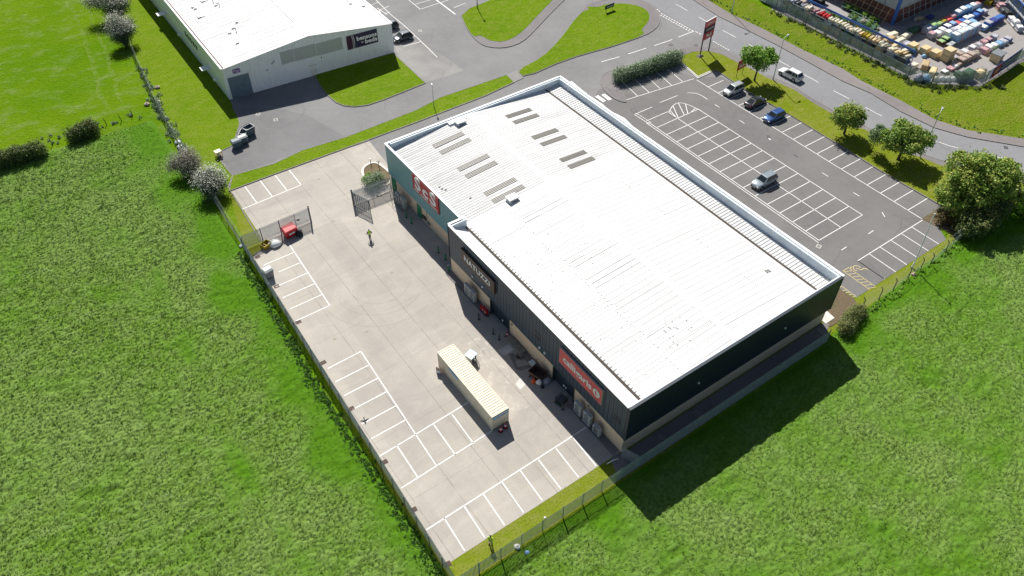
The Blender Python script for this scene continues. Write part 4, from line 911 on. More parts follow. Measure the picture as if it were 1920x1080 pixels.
def clump(label, pts, r, mat, seed, n_cl=40, per=13, size=.2, cat='hedge', name='hedge', h=None, second=None, tone=0):
    """a hedge or bush that follows pts on the ground"""
    c = pts[0]; t = thing(name, label, cat, (c[0], c[1], 0)); g = random.Random(seed); lobes = []
    P = [Vector(q) for q in pts]
    for a, b_ in zip(P[:-1], P[1:]):
        n_ = max(1, int((b_-a).length/(r*.75)))
        for i in range(n_+1):
            q = a+(b_-a)*i/n_; lobes.append((q.x-c[0]+g.uniform(-.1, .1)*r, q.y-c[1]+g.uniform(-.1, .1)*r, (h or r*.9)-r*.35+g.uniform(-.08, .08)*r, r*g.uniform(.9, 1.08)))
            lobes.append((q.x-c[0], q.y-c[1], r*.45, r*.95))
    V, F, T = leaf_cloud(lobes, n_cl, per, size, seed, hollow=.6, base_tone=tone); np_mesh('foliage', V, F, mat, T, parent=t)
    mb = MB()
    for x, y, z, rr in lobes[::2]: mb.path([(x*.8, y*.8, 0), (x, y, z)], [.06, .02], 5)
    mb.build('stems', M['bark'], t); return t, lobes
clump('long clipped grey green laurel hedge between the access road and the first parking bays', Z4([(290, 735), (480, 672), (660, 610), (800, 560)]), 1.25, 'leaf_hedge', 21, 44, 13, .24, h=1.75)
clump('short dark rounded hedge standing alone in the field, nearer the fence', GL([(140, 264), (157, 258), (176, 250)]), 1.15, 'leaf_dark', 22, 60, 13, .22, h=1.9)
clump('long dark clipped hedge running out of the photo at its left edge', GL([(-60, 328), (5, 312), (40, 302), (76, 292)]), 1.35, 'leaf_dark', 23, 50, 13, .24, h=2.0)
clump('olive hedge block at the end of the narrow path beside the building corner', [(36.6, -2.6), (39.2, -1.9), (41.0, -1.6)], 1.0, 'leaf_dark', 24, 60, 13, .18, h=1.4, tone=.2)
clump('small round bush in the kerbed planter at the yard gate', [(1.3, 61.4), (-.2, 61.1)], 1.15, 'leaf_hedge', 25, 60, 12, .2, 'bush', 'bush', h=1.3)
clump('low weedy tuft at the near end of the planter', [(-.2, 63.4), (.8, 63.8)], .45, 'leaf_b', 26, 200, 8, .14, 'plant', 'weed_tuft', h=.3)
def thorn(label, base, lobes, seed, bloom='blossom', low='leaf_thorn', group=None):  # blossom goes on the upper half, leaf foliage below
    t = thing('hawthorn', label, 'tree', (base[0], base[1], 0), 0, group)
    V, F, T = leaf_cloud(lobes+[(x*.5, y*.5, z*.5, r*.75) for x, y, z, r in lobes[:3]], 50, 13, .19, seed, spread=.40, hollow=.5); np_mesh('foliage', V, F, low, T, parent=t)
    up = [(x+.15, y+.35, z+.30, r*.98) for x, y, z, r in lobes]
    V, F, T = leaf_cloud(up, 46, 12, .18, seed+1, spread=.42, hollow=.8, up=.8)
    k = V.reshape(-1, 4, 3); c = k.mean(1); keep = c[:, 2] > np.median(c[:, 2])-.5; V = k[keep].reshape(-1, 3); T = T.reshape(-1, 4)[keep].ravel()
    np_mesh('blossom', V, np.arange(len(V)).reshape(-1, 4), bloom, T, parent=t)
    mb = MB()
    for x, y, z, r in lobes: mb.path([(0, 0, 0), (x*.5, y*.5, z*.55), (x, y, z)], [.12, .08, .03], 6)
    mb.build('trunk', M['bark'], t); return t
thorn('hawthorn in full white blossom, nearest to the yard corner', G(402, 368), [(0, 0, 1.9, 1.6), (-.9, .6, 2.6, 1.3), (.9, .9, 2.6, 1.4), (.9, -.6, 1.6, 1.2), (0, 1.2, 3.1, 1.1), (-.8, -.8, 1.3, 1.1), (1.6, .2, 1.9, .9)], 41)
thorn('straggly thorn with sparse grey blossom, left of the full white one', G(362, 330), [(0, 0, 2.0, 1.4), (-1.2, 1.0, 2.4, 1.2), (.4, 1.1, 2.9, 1.2), (-2.3, 1.3, 2.0, .9), (.9, .2, 1.9, 1.1), (-1.0, -.2, 1.6, 1.1)], 43, 'twig', 'twig')
thorn('pale blossoming hawthorn, lower of the pair at the top of the long fence', G(238, 88), [(0, 0, 2.2, 1.3), (-.9, 1.0, 3.1, 1.5), (.6, 1.4, 3.6, 1.5), (-.4, 2.2, 4.2, 1.3), (1.2, .2, 2.6, 1.2), (-1.4, -.2, 2.4, 1.1), (1.8, 1.0, 2.4, 1.0)], 45)
thorn('white blossoming hawthorn, cut off by the top edge of the photo', G(222, 38), [(0, 0, 2.6, 1.7), (-1.8, 1.2, 3.4, 1.7), (1.4, 1.4, 3.6, 1.6), (-.4, 2.6, 4.3, 1.6), (-3.4, 2.4, 3.6, 1.4), (1.2, -.8, 2.2, 1.3), (2.2, .4, 2.6, 1.2)], 47)
# low weeds along fences, one drift of ground cover each
def drift(name, pts, w_, n, size, mat, seed, h=.35):
    g = np.random.default_rng(seed); lob = []
    P = [np.array(q) for q in pts]
    for a, b_ in zip(P[:-1], P[1:]):
        k = int(np.linalg.norm(b_-a)*n)
        for _ in range(k):
            q = a+(b_-a)*g.random(); lob.append((q[0]+g.normal(0, w_), q[1]+g.normal(0, w_), g.uniform(0, h*.5), g.uniform(.5, 1.0)*h))
    V, F, T = leaf_cloud(lob, 60, 7, size, seed); V[:, 2] = np.maximum(V[:, 2], .01)
    tag(np_mesh(name, V, F, mat, T), kind='stuff')
drift('weeds', [(-18.9, 118), (-20.6, 104), (-21.5, 92), (-22.1, 80)], .45, 3.2, .2, 'leaf_hedge', 51, .5)
drift('weeds', Z5([(20, 85), (300, 222), (700, 425), (1030, 605), (1120, 648), (1590, 670), (1760, 640)]), .7, 2.2, .24, 'leaf_dark', 52, .55)
drift('weeds', shifted(out_edge, -1.0), .45, 2.2, .2, 'leaf_b', 53, .26)
drift('weeds', [(37, -2.4), (52, -1.9), (66, -.6), (75, .0)], .35, 2.5, .2, 'leaf_b', 54, .4)
drift('weeds', [(-25.5, -14), (-25.3, 10), (-25.1, 30), (-23.6, 58)], .40, 15, .15, 'nettle', 55, .24)
drift('weeds', [(-43, 104), (-33, 102.6), (-25, 103)], .7, 1.2, .22, 'leaf_hedge', 56, .4)

# ================================================================== FENCES
def palisade(label, p0, p1, h=2.45, pitch=.155, post_every=2.75, mat='galv', name='palisade_fence', cat='fence', z=0.0, zend=None, posts=True, double=False):
    p0 = Vector(p0); p1 = Vector(p1); d = (p1-p0); L_ = d.length; a = math.atan2(d.y, d.x)
    t = thing(name, label, cat, (p0.x, p0.y, z), a)
    mb = MB(); n = int(L_/pitch)
    for i in range(n+1):
        x = i*pitch+.02; hh = h-.0; zb = .06
        # W section pale: a shallow folded strip with a pointed head
        vs = [(x-.042, 0, zb), (x, -.020, zb), (x+.042, 0, zb), (x+.042, 0, hh-.07), (x, -.020, hh), (x-.042, 0, hh-.07), (x-.042, .010, zb), (x, -.010, zb), (x+.042, .010, zb), (x+.042, .010, hh-.07), (x, -.010, hh), (x-.042, .010, hh-.07)]
        mb.add(vs, [(0, 1, 4, 5), (1, 2, 3, 4), (11, 10, 7, 6), (10, 9, 8, 7), (0, 5, 11, 6), (3, 2, 8, 9)])
    mb.build('pales', M[mat], t)
    for zz in (.45, h-.5): MB().box(0, L_, .012, .05, zz, zz+.04).build('rail', M['fsteel'], t)
    if posts:
        k = max(1, round(L_/post_every))
        for i in range(k+1):
            x = L_*i/k; MB().box(x-.05, x+.05, .06, .13, 0, h-.12).build('post', M['fsteel'], t)
    return t
palisade('galvanised palisade fence down the long field side of the yard', (-24.35, -2.4), (-22.5, 58.7))
palisade('galvanised palisade fence across the bottom of the yard and past the dark gable', (-24.35, -2.4), (33.6, -2.35))
palisade('low side fence closing the path at the near building corner', (-.3, -.2), (.45, -2.2), h=2.2)
palisade('palisade gate leaf swung open against the fence on the left of the yard entrance', (-22.4, 58.7), (-16.6, 58.85), h=2.7)
lg_ = palisade('palisade gate leaf ending in the tall post at the yard entrance', (-16.5, 58.86), (-11.7, 58.95), h=2.7, name='palisade_gate', cat='gate')
MB().box(4.75, 4.92, -.03, .14, 0, 3.05).build('gate_post', M['dsteel'], lg_); MB().cbox((2.9, .1, 1.25), (.5, .22, .35)).build('lock_box', M['dsteel'], lg_)
gf = palisade('fence panel between the open gate and the teal corner of the building', (-4.45, 58.75), (2.15, 58.55), h=2.7)
g2 = thing('steel_gate', 'narrow steel gate leaf standing open beside the planter, hinged on its tall post', 'gate', (-4.5, 58.8, 0), math.atan2(-3.5, 1.2))
mb = MB()
for i in range(24): mb.box(.08+i*.148, .12+i*.148, -.02, .02, .15, 2.62)
mb.build('pales', M['fsteel'], g2)
for z_ in (.15, 1.35, 2.55): MB().box(0, 3.6, -.035, .035, z_, z_+.07).build('rail', M['fsteel'], g2)
MB().box(-.12, .05, -.09, .09, 0, 3.0).build('gate_post', M['dsteel'], g2); MB().box(3.55, 3.63, -.04, .04, .1, 2.65).build('end_bar', M['dsteel'], g2); MB().cbox((.4, -.1, 2.2), (.5, .05, .35)).build('notice_plate', M['dsteel'], g2)
def crank_fence(label, pts, h, pitch_p, mat_p, mat_w, wire=.15, name='chain_link_fence', arm=.5, side=1, r=.055, wr=.010):
    t = thing(name, label, 'fence', (pts[0][0], pts[0][1], 0)); o = Vector((pts[0][0], pts[0][1], 0)); wm = MB()
    for a, b_ in zip(pts[:-1], pts[1:]):
        a = Vector((*a, 0))-o; b_ = Vector((*b_, 0))-o; d = b_-a; L_ = d.length; u = d/L_; n_ = Vector((-u.y, u.x, 0))*side; k = max(1, round(L_/pitch_p))
        for i in range(k):
            q = a+d*i/k; pm = MB().tube(q, q+Vector((0, 0, h)), r*1.1, r, 4); pm.tube(q+Vector((0, 0, h)), q+Vector((0, 0, h+arm*.7))+n_*arm*.6, r, r*.7, 4); pm.build('post', M[mat_p], t)
        m = int(L_/wire)
        for i in range(m): q = a+u*(i*wire); wm.tube(q+Vector((0, 0, .05)), q+Vector((0, 0, h)), wr, n=3, caps=False)
        z = .1
        while z <= h: wm.tube(a+Vector((0, 0, z)), b_+Vector((0, 0, z)), wr, n=3, caps=False); z += wire*1.3
        for e in (.33, .66, 1): wm.tube(a+Vector((0, 0, h+arm*.7*e))+n_*arm*.6*e, b_+Vector((0, 0, h+arm*.7*e))+n_*arm*.6*e, wr, n=3, caps=False)
    wm.build('wire_mesh', M[mat_w], t); return t
cp = Zm((1440, 380), 4, [(700, 800), (830, 722), (937, 655), (1045, 570), (1140, 500), (1215, 465), (1325, 370)])
crank_fence('fence of cranked concrete posts with sagging wire between the car park and the long grass', cp+[(75.5, .1)], 1.75, 4.5, 'concp', 'galv', .3, 'concrete_post_fence', .6, 1, .075, .008)
crank_fence('old chain link fence overgrown with weeds along the lawn of the white warehouse', [(-22.45, 59.2), (-22.1, 74.8), (-21.6, 90.2), (-20.8, 103.7), (-18.8, 122.7), (-15.5, 152)], 1.9, 3.0, 'fsteel', 'wire', .14, 'chain_link_fence', .45, -1, .04, .008)
pp = thing('leaning_post', 'thin leaning post on the grass right of the largest tree', 'post', (*G(1893, 386), 0)); MB().path([(0, 0, 0), (.15, .1, 1.4), (.1, .6, 2.3)], [.08, .07, .05], 6).build('post', M['postwood'], pp)
for i, (px_, py_, lab) in enumerate(((99, 272, 'thin dark fence stake between the two hedges in the field'), (200, 234, 'thin dark fence stake just right of the short hedge'), (228, 227, 'middle dark fence stake of the three between the short hedge and the fence'), (249, 217, 'dark fence stake nearest the chain link fence'))):
    t = thing('fence_stake', lab, 'post', (*G(px_, py_), 0), 0, 'old field fence stakes'); MB().tube((0, 0, 0), (-.12, .05, 1.35), .07, .05, 6).build('stake', M['postwood'], t); MB().tube((-.10, .04, 1.1), (-.10, -.04, 1.14), .055, .055, 6).build('staple', M['dsteel'], t)

# ================================================================== VEHICLES
def car(label, loc, rz, paint_, L_=4.5, W_=1.9, H_=1.55, kind='hatch', name='parked_car'):
    t = thing(name, label, 'car', (*loc, 0), rz)          # +x is the front
    hl, hw = L_/2, W_/2; zb, belt = .22, H_*.60
    def ring(x, w, z0, z1, k=.12):
        return [(x, -w*.90, z0), (x, -w, z0+k*1.6), (x, -w, z1-k*1.5), (x, -w*.93, z1-k*.35), (x, -w*.70, z1), (x, 0, z1+.035), (x, w*.70, z1), (x, w*.93, z1-k*.35), (x, w, z1-k*1.5), (x, w, z0+k*1.6), (x, w*.90, z0), (x, 0, z0)]
    nose, hood, tailz = H_*.46, H_*.575, H_*.60
    if kind == 'coupe': tailz = H_*.66
    st = [(-hl, .74, zb+.14, tailz-.20), (-hl+.10, .90, zb+.05, tailz-.07), (-hl+.45, .985, zb, tailz), (-hl*.45, 1, zb, belt), (0, 1, zb, belt), (hl*.42, 1, zb, belt-.02), (hl*.58, .99, zb, hood), (hl-.55, .96, zb, hood-.07), (hl-.18, .88, zb+.04, nose), (hl-.02, .72, zb+.12, nose-.14)]
    MB().loft([ring(x, hw*k, a, c) for x, k, a, c in st]).build('body', M[paint_], t, smooth=True)
    # greenhouse
    xf, xr = hl*.46, -hl*.93; rf, rr_ = hl*.12, -hl*.74
    if kind == 'coupe': xr, rr_, rf = -hl*.88, -hl*.36, hl*.10
    if kind == 'mpv': xf, rf, rr_ = hl*.60, hl*.20, -hl*.80
    wb, wt = hw*.90, hw*.72; zt = H_-.05; e = .02
    A = [(xf, -wb, belt), (xr, -wb, belt), (xr, wb, belt), (xf, wb, belt)]; B = [(rf, -wt, zt), (rr_, -wt, zt), (rr_, wt, zt), (rf, wt, zt)]
    def lerp(a, b, k): return tuple(a[i]+(b[i]-a[i])*k for i in range(3))
    def quad(nm, a, b, c, d, mat='cglass', th=.012):
        c0 = Vector(((xf+xr)/2, 0, belt)); vs = [Vector(q) for q in (a, b, c, d)]; n_ = (vs[1]-vs[0]).cross(vs[3]-vs[0]).normalized()
        if n_.dot((vs[0]+vs[2])/2-c0) < 0: n_ = -n_
        MB().add([q+n_*.004 for q in vs]+[q+n_*(.004+th) for q in vs], [(0, 1, 2, 3), (7, 6, 5, 4), (0, 4, 5, 1), (1, 5, 6, 2), (2, 6, 7, 3), (3, 7, 4, 0)]).build(nm, M[mat], t)
    MB().loft([A, B], False).build('pillars', M[paint_], t)
    def sub(a0, a1, b0, b1, m0, m1, k0=.10, k1=.92):
        p, q = lerp(a0, a1, m0), lerp(a0, a1, m1); r, s_ = lerp(b0, b1, m1), lerp(b0, b1, m0)
        return lerp(p, s_, k0), lerp(q, r, k0), lerp(q, r, k1), lerp(p, s_, k1)
    quad('windscreen', *sub(A[3], A[0], B[3], B[0], .06, .94)); quad('rear_window', *sub(A[1], A[2], B[1], B[2], .10, .90))
    for a0, a1, b0, b1 in ((A[0], A[1], B[0], B[1]), (A[3], A[2], B[3], B[2])):
        for m0, m1 in ((.10, .50), (.535, .78), (.81, .96)): quad('side_window', *sub(a0, a1, b0, b1, m0, m1))
    ro = [(rf+.05, -wt*.9), (rf+.05, wt*.9), (rf-.1, wt+.01), (rr_+.1, wt+.01), (rr_-.08, wt*.86), (rr_-.08, -wt*.86), (rr_+.1, -wt-.01), (rf-.1, -wt-.01)]
    MB().loft([[(x, y, zt-.02) for x, y in ro], [(x*.97-.01, y*.96, zt+.035) for x, y in ro], [(x*.80-.05, y*.72, zt+.065) for x, y in ro]]).build('roof', M[paint_], t, smooth=False)
    if kind in ('suv', 'mpv'):
        for s in (-1, 1): MB().tube((rf-.15, s*(wt-.06), zt+.08), (rr_+.15, s*(wt-.06), zt+.08), .025, n=5).build('roof_rail', M['steel'], t)
    if kind == 'coupe': MB().box(rr_+.15, rf-.15, -wt*.8, wt*.8, zt+.066, zt+.075).build('glass_roof', M['cglass'], t)
    wr = .33 if kind != 'suv' else .36
    for sx in (-hl*.60, hl*.63):
        for s in (-1, 1):
            MB().tube((sx, s*(hw-.02), wr+.02), (sx, s*(hw+.004), wr+.02), wr+.065, n=14).build('wheel_arch', M['black'], t)
            wl = MB().tube((sx, s*(hw-.20), wr), (sx, s*(hw+.015), wr), wr, n=14).build('wheel', M['tyre'], t)
            rm = MB().tube((sx, s*(hw+.012), wr), (sx, s*(hw+.024), wr), wr*.66, wr*.60, 12)
            for q in range(5): a = q*2*math.pi/5; rm.tube((sx, s*(hw+.03), wr), (sx+math.cos(a)*wr*.6, s*(hw+.03), wr+math.sin(a)*wr*.6), .03, n=4)
            rm.build('rim', M['alloy'], wl)
    for s in (-1, 1):
        MB().chbox((hl-.16, s*hw*.62, nose-.17), (.26, .36, .15), -s*.35, .03).build('headlight', M['lampg'], t)
        MB().chbox((-hl+.09, s*hw*.68, tailz-.27), (.16, .30, .17), s*.3, .03).build('tail_light', M['tail'], t)
        MB().chbox((xf-.32, s*(hw+.08), belt-.04), (.16, .20, .13), 0, .03).build('wing_mirror', M[paint_], t)
    MB().box(hl-.06, hl+.01, -.52, .52, .36, .56).build('grille', M['black'], t)
    MB().box(hl+.011, hl+.02, -.26, .26, .38, .49).build('number_plate', M['plate'], t); MB().box(-hl-.02, -hl+.05, -.26, .26, .52, .64).build('number_plate', M['plate'], t)
    return t
car('silver people carrier parked nearest the tilted red board', (67.95, 47.55), math.pi, 'c_silver', 4.3, 1.85, 1.72, 'mpv')
car('black coupe with a glass roof parked between the silver and the blue car', (68.35, 42.5), .03, 'c_black', 4.5, 1.9, 1.42, 'coupe')
car('bright blue hatchback parked last in the row of three along the bank', (67.6, 37.35), math.pi, 'c_blue', 4.5, 1.9, 1.50, 'hatch')
car('grey blue estate car standing alone in the middle bays', (52.1, 25.6), math.pi, 'c_grey', 4.8, 1.95, 1.72, 'suv')
car('white off road car with black wheels driving along the main road', (80.9, 45.2), math.pi/2+.06, 'c_white', 4.9, 2.0, 1.68, 'suv', name='moving_car')
car('black car parked nearest the corner of the white warehouse', (27.6, 99.6), math.pi, 'c_dark', 4.4, 1.85, 1.55, 'suv')
car('dark blue car half hidden by the white warehouse wall', (27.4, 105.0), math.pi, 'c_dark', 4.4, 1.85, 1.6, 'suv')

# ================================================================== SHIPPING CONTAINER AND YARD THINGS
ct = thing('shipping_container', 'long cream corrugated shipping container with rust streaks standing in the yard', 'container', (-9.37, 17.54, .02), .002)
cw, cl_, ch = 2.44/2, 12.19/2, 2.75
def corr(axis, at, a0, a1, z0, z1, sgn, pitch=.28, dp=.045):
    mb_ = MB(); pts = []; x = a0
    while x < a1-.01:
        for dx, dd in ((0, 0), (.07, dp), (.14, dp), (.21, 0)):
            if x+dx <= a1: pts.append((x+dx, dd))
        x += pitch
    pts.append((a1, 0)); vs = []; fs = []
    for i, (p, q) in enumerate(pts):
        for z in (z0, z1): vs.append((at-sgn*q, p, z) if axis == 'x' else (p, at-sgn*q, z))
        if i: fs.append((2*i-2, 2*i, 2*i+1, 2*i-1))
    return mb_.add(vs, fs)
corr('x', -cw+.02, -cl_+.1, cl_-.1, .15, ch-.1, -1).build('side_panel', M['cream'], ct); corr('x', cw-.02, -cl_+.1, cl_-.1, .15, ch-.1, 1).build('side_panel', M['cream'], ct)
corr('y', -cl_+.03, -cw+.1, cw-.1, .15, ch-.1, -1).build('end_panel', M['cream'], ct); corr('y', cl_-.03, -cw+.1, cw-.1, .15, ch-.1, 1).build('end_panel', M['cream'], ct)
pts = []; x = -cl_+.1
rv = MB(); i = 0
while x < cl_-.12:
    for dx, dz in ((0, .0), (.05, .045), (.21, .045), (.26, .0)):
        rv.v += [(-cw+.08, x+dx, ch-.05+dz), (cw-.08, x+dx, ch-.05+dz)]
    x += .36
k_ = len(rv.v)//2
rv.f = [(2*i, 2*i+1, 2*i+3, 2*i+2) for i in range(k_-1)]; rv.build('roof_panel', M['cream'], ct)
fr = MB()
for sx in (-1, 1):
    fr.box(min(sx*cw, sx*(cw-.09)), max(sx*cw, sx*(cw-.09)), -cl_, cl_, ch-.12, ch); fr.box(min(sx*cw, sx*(cw-.07)), max(sx*cw, sx*(cw-.07)), -cl_+.1, cl_-.1, 0, .16)
    for sy in (-1, 1): fr.box(min(sx*cw, sx*(cw-.13)), max(sx*cw, sx*(cw-.13)), min(sy*cl_, sy*(cl_-.13)), max(sy*cl_, sy*(cl_-.13)), .0, ch+.004)
for sy in (-1, 1): fr.box(-cw+.13, cw-.13, min(sy*cl_, sy*(cl_-.10)), max(sy*cl_, sy*(cl_-.10)), ch-.12, ch-.002)
fr.build('frame', M['cream'], ct)
for xx in (-.45, -.15, .2, .5): MB().tube((xx, cl_+.03, .2), (xx, cl_+.03, ch-.2), .03, n=6).build('locking_bar', M['rust'], ct)
sp = MB().box(-cw+.18, cw-.10, -cl_-.035, -cl_-.012, ch-.72, ch-.16).build('name_plate', M['lblue'], ct)
text('CONTAINERS', .24, 'signwhite', sp, face_s(.04, -cl_-.045, ch-.33), ext=.006, off=.006, width=1.75); text('FOR HIRE', .17, 'dblue', sp, face_s(.04, -cl_-.045, ch-.57), ext=.006, width=1.1)
sp = MB().box(-cw-.03, -cw-.005, 1.3, 3.4, ch-.75, ch-.25).build('name_plate', M['lblue'], ct)

# things beside it
cb = thing('site_cabinet', 'small pale blue grey cabinet with an open dark front behind the container', 'cabinet', (-6.75, 21.9, .02), .35)
MB().chbox((0, 0, .12), (1.15, 1.0, 1.25), 0, .06).build('casing', M['grey'], cb); MB().cbox((0, -.02, 1.40), (1.3, 1.2, .07), 0, .12).build('lid', M['parapet'], cb); MB().box(-.4, .4, -.53, -.49, .3, 1.1).build('open_front', M['black'], cb)
for q in (-.45, .45): MB().box(q-.06, q+.06, -.4, .4, 0, .12).build('skid', M['dsteel'], cb)
ld = thing('step_ladder', 'folded dark step ladder leaning behind the container', 'ladder', (-6.4, 20.6, .02), .4)
for s in (-.2, .2): MB().tube((s, 0, 0), (s*.8, .7, 1.5), .035, n=5).build('stile', M['dsteel'], ld)
for k_ in range(5): MB().tube((-.2, .12+.13*k_, .27*(k_+1)), (.2, .12+.13*k_, .27*(k_+1)), .02, n=5).build('rung', M['steel'], ld)
wp = thing('broken_pallet', 'pale broken board propped against the far left corner of the container', 'board', (-11.1, 22.5, .02), 0)
MB().cbox((0, 0, .55), (.07, 1.0, 1.1), .5, 0).build('board', M['stone'], wp); MB().cbox((-.12, .1, .3), (.05, .5, .5), .7).build('offcut', M['white'], wp)
def cone(label, loc, h=.95, mat='red', group='traffic cones by the container'):
    t = thing('traffic_cone', label, 'traffic cone', (*loc, .02), rnd.uniform(0, 1), group); MB().chbox((0, 0, 0), (.52, .52, .05), 0, .02).build('base', M['black'], t)
    MB().tube((0, 0, .05), (0, 0, h*.38), .20, .145, 12).build('cone', M[mat], t); MB().tube((0, 0, h*.38), (0, 0, h*.66), .146, .10, 12).build('reflective_band', M['white'], t); MB().tube((0, 0, h*.66), (0, 0, h), .101, .05, 12).build('tip', M[mat], t); return t
cone('red and white traffic cone at the container corner, left one of the two', (-9.75, 10.85)); cone('red and white traffic cone at the container corner, right one of the two', (-9.0, 10.95), 1.0, 'red')
cone('lone traffic cone against the buff brick wall beside the dark bollards', (-.45, 22.75), .8, 'red', None)
def bollard(label, loc, mat, h=1.1, group=None, cap=None):
    t = thing('bollard', label, 'bollard', (*loc, .02), 0, group); MB().tube((0, 0, 0), (0, 0, h), .11, n=12).build('post', M[mat], t)
    MB().tube((0, 0, h), (0, 0, h+.06), .11, .05, 12).build('cap', M[cap or mat], t); MB().chbox((0, 0, 0), (.34, .34, .03), 0, .01).build('base_plate', M['dsteel'], t); return t
gg = 'green bollards along the teal wall'
for p_, l_ in (((762, 408), 'first green bollard from the gate, near the caged units'), ((772, 419), 'second green bollard from the gate, before the middle green door'), ((822, 474), 'green bollard standing furthest from the wall by the charcoal corner'), ((835.5, 487), 'green bollard close beside the green door at the charcoal corner')):
    bollard(l_, G(*p_), 'green', 1.15, gg)
bollard('green bollard with a white cap in front of the charcoal cladding', G(841.5, 508), 'green', 1.15, gg, 'white')
dg_ = 'dark bollards along the charcoal wall'
for p_, l_ in (((898, 599), 'dark bollard beside the red hose trolley'), ((925, 626), 'dark bollard left of the pair at the loading door'), ((936, 637), 'dark bollard right of the pair, nearest the traffic cone'), ((1042, 754), 'dark bollard by the cage trolley, further from the red sign'), ((1055, 768), 'dark bollard by the cage trolley, nearer the grey air conditioners')):
    bollard(l_, G(*p_), 'dsteel', 1.1, dg_)
def ac(label, loc, h=1.75, w_=1.05, dpt=.48, legs=.12, mat='grey', twist=0.0):
    t = thing('air_conditioner', label, 'air conditioner', (*loc, .1), twist, 'outdoor air conditioning units'); MB().chbox((0, 0, legs), (dpt, w_, h), 0, .03).build('casing', M[mat], t)
    for k_ in range(2 if h > 1.3 else 1):
        z = legs+h*(.28+.44*k_) if h > 1.3 else legs+h*.5
        MB().tube((-dpt/2-.012, 0, z), (-dpt/2-.03, 0, z), w_*.36, n=18).build('fan_grille', M['grey2'], t)
    for s in (-1, 1): MB().box(-dpt/2+.05, dpt/2-.05, s*w_*.35-.04, s*w_*.35+.04, 0, legs).build('foot', M['dsteel'], t)
    MB().box(-dpt/2-.02, -dpt/2-.004, w_*.1, w_*.42, legs+h-.22, legs+h-.08).build('rating_plate', M['white'], t); return t
ac('grey air conditioner under the brown sign, left of two', (-.62, 32.0), 1.9, 1.15); ac('grey air conditioner under the brown sign, right of two', (-.62, 30.7), 1.9, 1.2)
ac('grey air conditioner below the coral sign, left of three', (-.62, 7.5), 2.0, 1.25); ac('grey air conditioner below the coral sign, middle of three', (-.62, 5.75), 2.0, 1.25); ac('small grey air conditioner nearest the building corner', (-.62, 3.95), 1.45, 1.2)
ac('blue grey unit in the wire cage by the gate, left of two', (1.45, 55.0), 1.9, 1.1, .5); ac('blue grey unit in the wire cage by the gate, right of two', (1.45, 53.4), 1.9, 1.1, .5)
cg = thing('wire_cage', 'dark wire cage round the two units beside the gate', 'cage', (1.4, 54.2, .02))
mb = MB()
for yy in (-2.3, -1.15, 0, 1.15, 2.3): mb.tube((-.55, yy, 0), (-.55, yy, 2.2), .03, n=5)
mb.build('uprights', M['dsteel'], cg); mb = MB()
for z_ in (.1, 1.1, 2.2): mb.tube((-.55, -2.3, z_), (-.55, 2.3, z_), .025, n=5); mb.tube((-.55, -2.3, z_), (.9, -2.3, z_), .025, n=5); mb.tube((-.55, 2.3, z_), (.9, 2.3, z_), .025, n=5)
mb.build('rails', M['dsteel'], cg)
hr = thing('hose_trolley', 'red hose trolley and cylinders against the end of the buff wall', 'hose trolley', (-.6, 28.15, .1))
for i, (yy, z_) in enumerate(((0, .45), (-.55, .5))): MB().tube((-.15, yy, z_), (.18, yy, z_), .40, n=16).build('hose_reel', M['red'], hr); MB().tube((-.17, yy, z_), (.2, yy, z_), .14, n=10).build('hub', M['white'], hr)
MB().tube((-.1, .5, 0), (-.1, .5, .9), .15, .12, 10).build('cylinder', M['red'], hr); MB().box(-.25, .25, -1.0, .7, 0, .06).build('tray', M['dsteel'], hr)
ct2 = thing('cage_trolley', 'low dark mesh cage trolley by the coral sign wall', 'trolley', (-1.15, 10.1, .02), .3)
MB().box(-.75, .75, -.55, .55, .22, .30).build('deck', M['dgreen'], ct2); mb = MB()
for q in np.linspace(-.72, .72, 7): mb.tube((q, -.52, .3), (q, -.52, .95), .02, n=4); mb.tube((q, .52, .3), (q, .52, .95), .02, n=4)
for yy in (-.52, .52): mb.tube((-.74, yy, .95), (.74, yy, .95), .025, n=4)
mb.build('mesh_sides', M['dsteel'], ct2); MB().cbox((0, 0, .62), (1.3, .9, .04)).build('lid', M['dsteel'], ct2)
for sx in (-.6, .6):
    for sy in (-.45, .45): MB().tube((sx, sy-.03, .11), (sx, sy+.03, .11), .11, n=10).build('wheel', M['tyre'], ct2)
sk = thing('tipping_skip', 'brown open tipping skip with rusty sides against the buff wall', 'skip', (-1.15, 14.9, .02), .25)
o4 = [(-.6, -.85), (.6, -.85), (.6, .85), (-.6, .85)]; s4 = [(-.8, -1.05), (.75, -1.05), (.75, 1.05), (-.8, 1.05)]
mb = MB(); A_ = [(x, y, .12) for x, y in o4]; B_ = [(x, y, 1.1) for x, y in s4]; C_ = [(x*.93, y*.94, 1.1) for x, y in s4]; D_ = [(x*.9, y*.93, .2) for x, y in o4]
mb.loft([A_, B_, C_, D_]); mb.build('tub', M['rust'], sk); MB().box(-.85, .8, -.95, -.8, 0, .12).build('skid', M['dsteel'], sk); MB().box(-.85, .8, .8, .95, 0, .12).build('skid', M['dsteel'], sk); MB().tube((.7, .9, 1.1), (.9, 1.0, 1.9), .05, n=6).build('lever', M['dsteel'], sk)
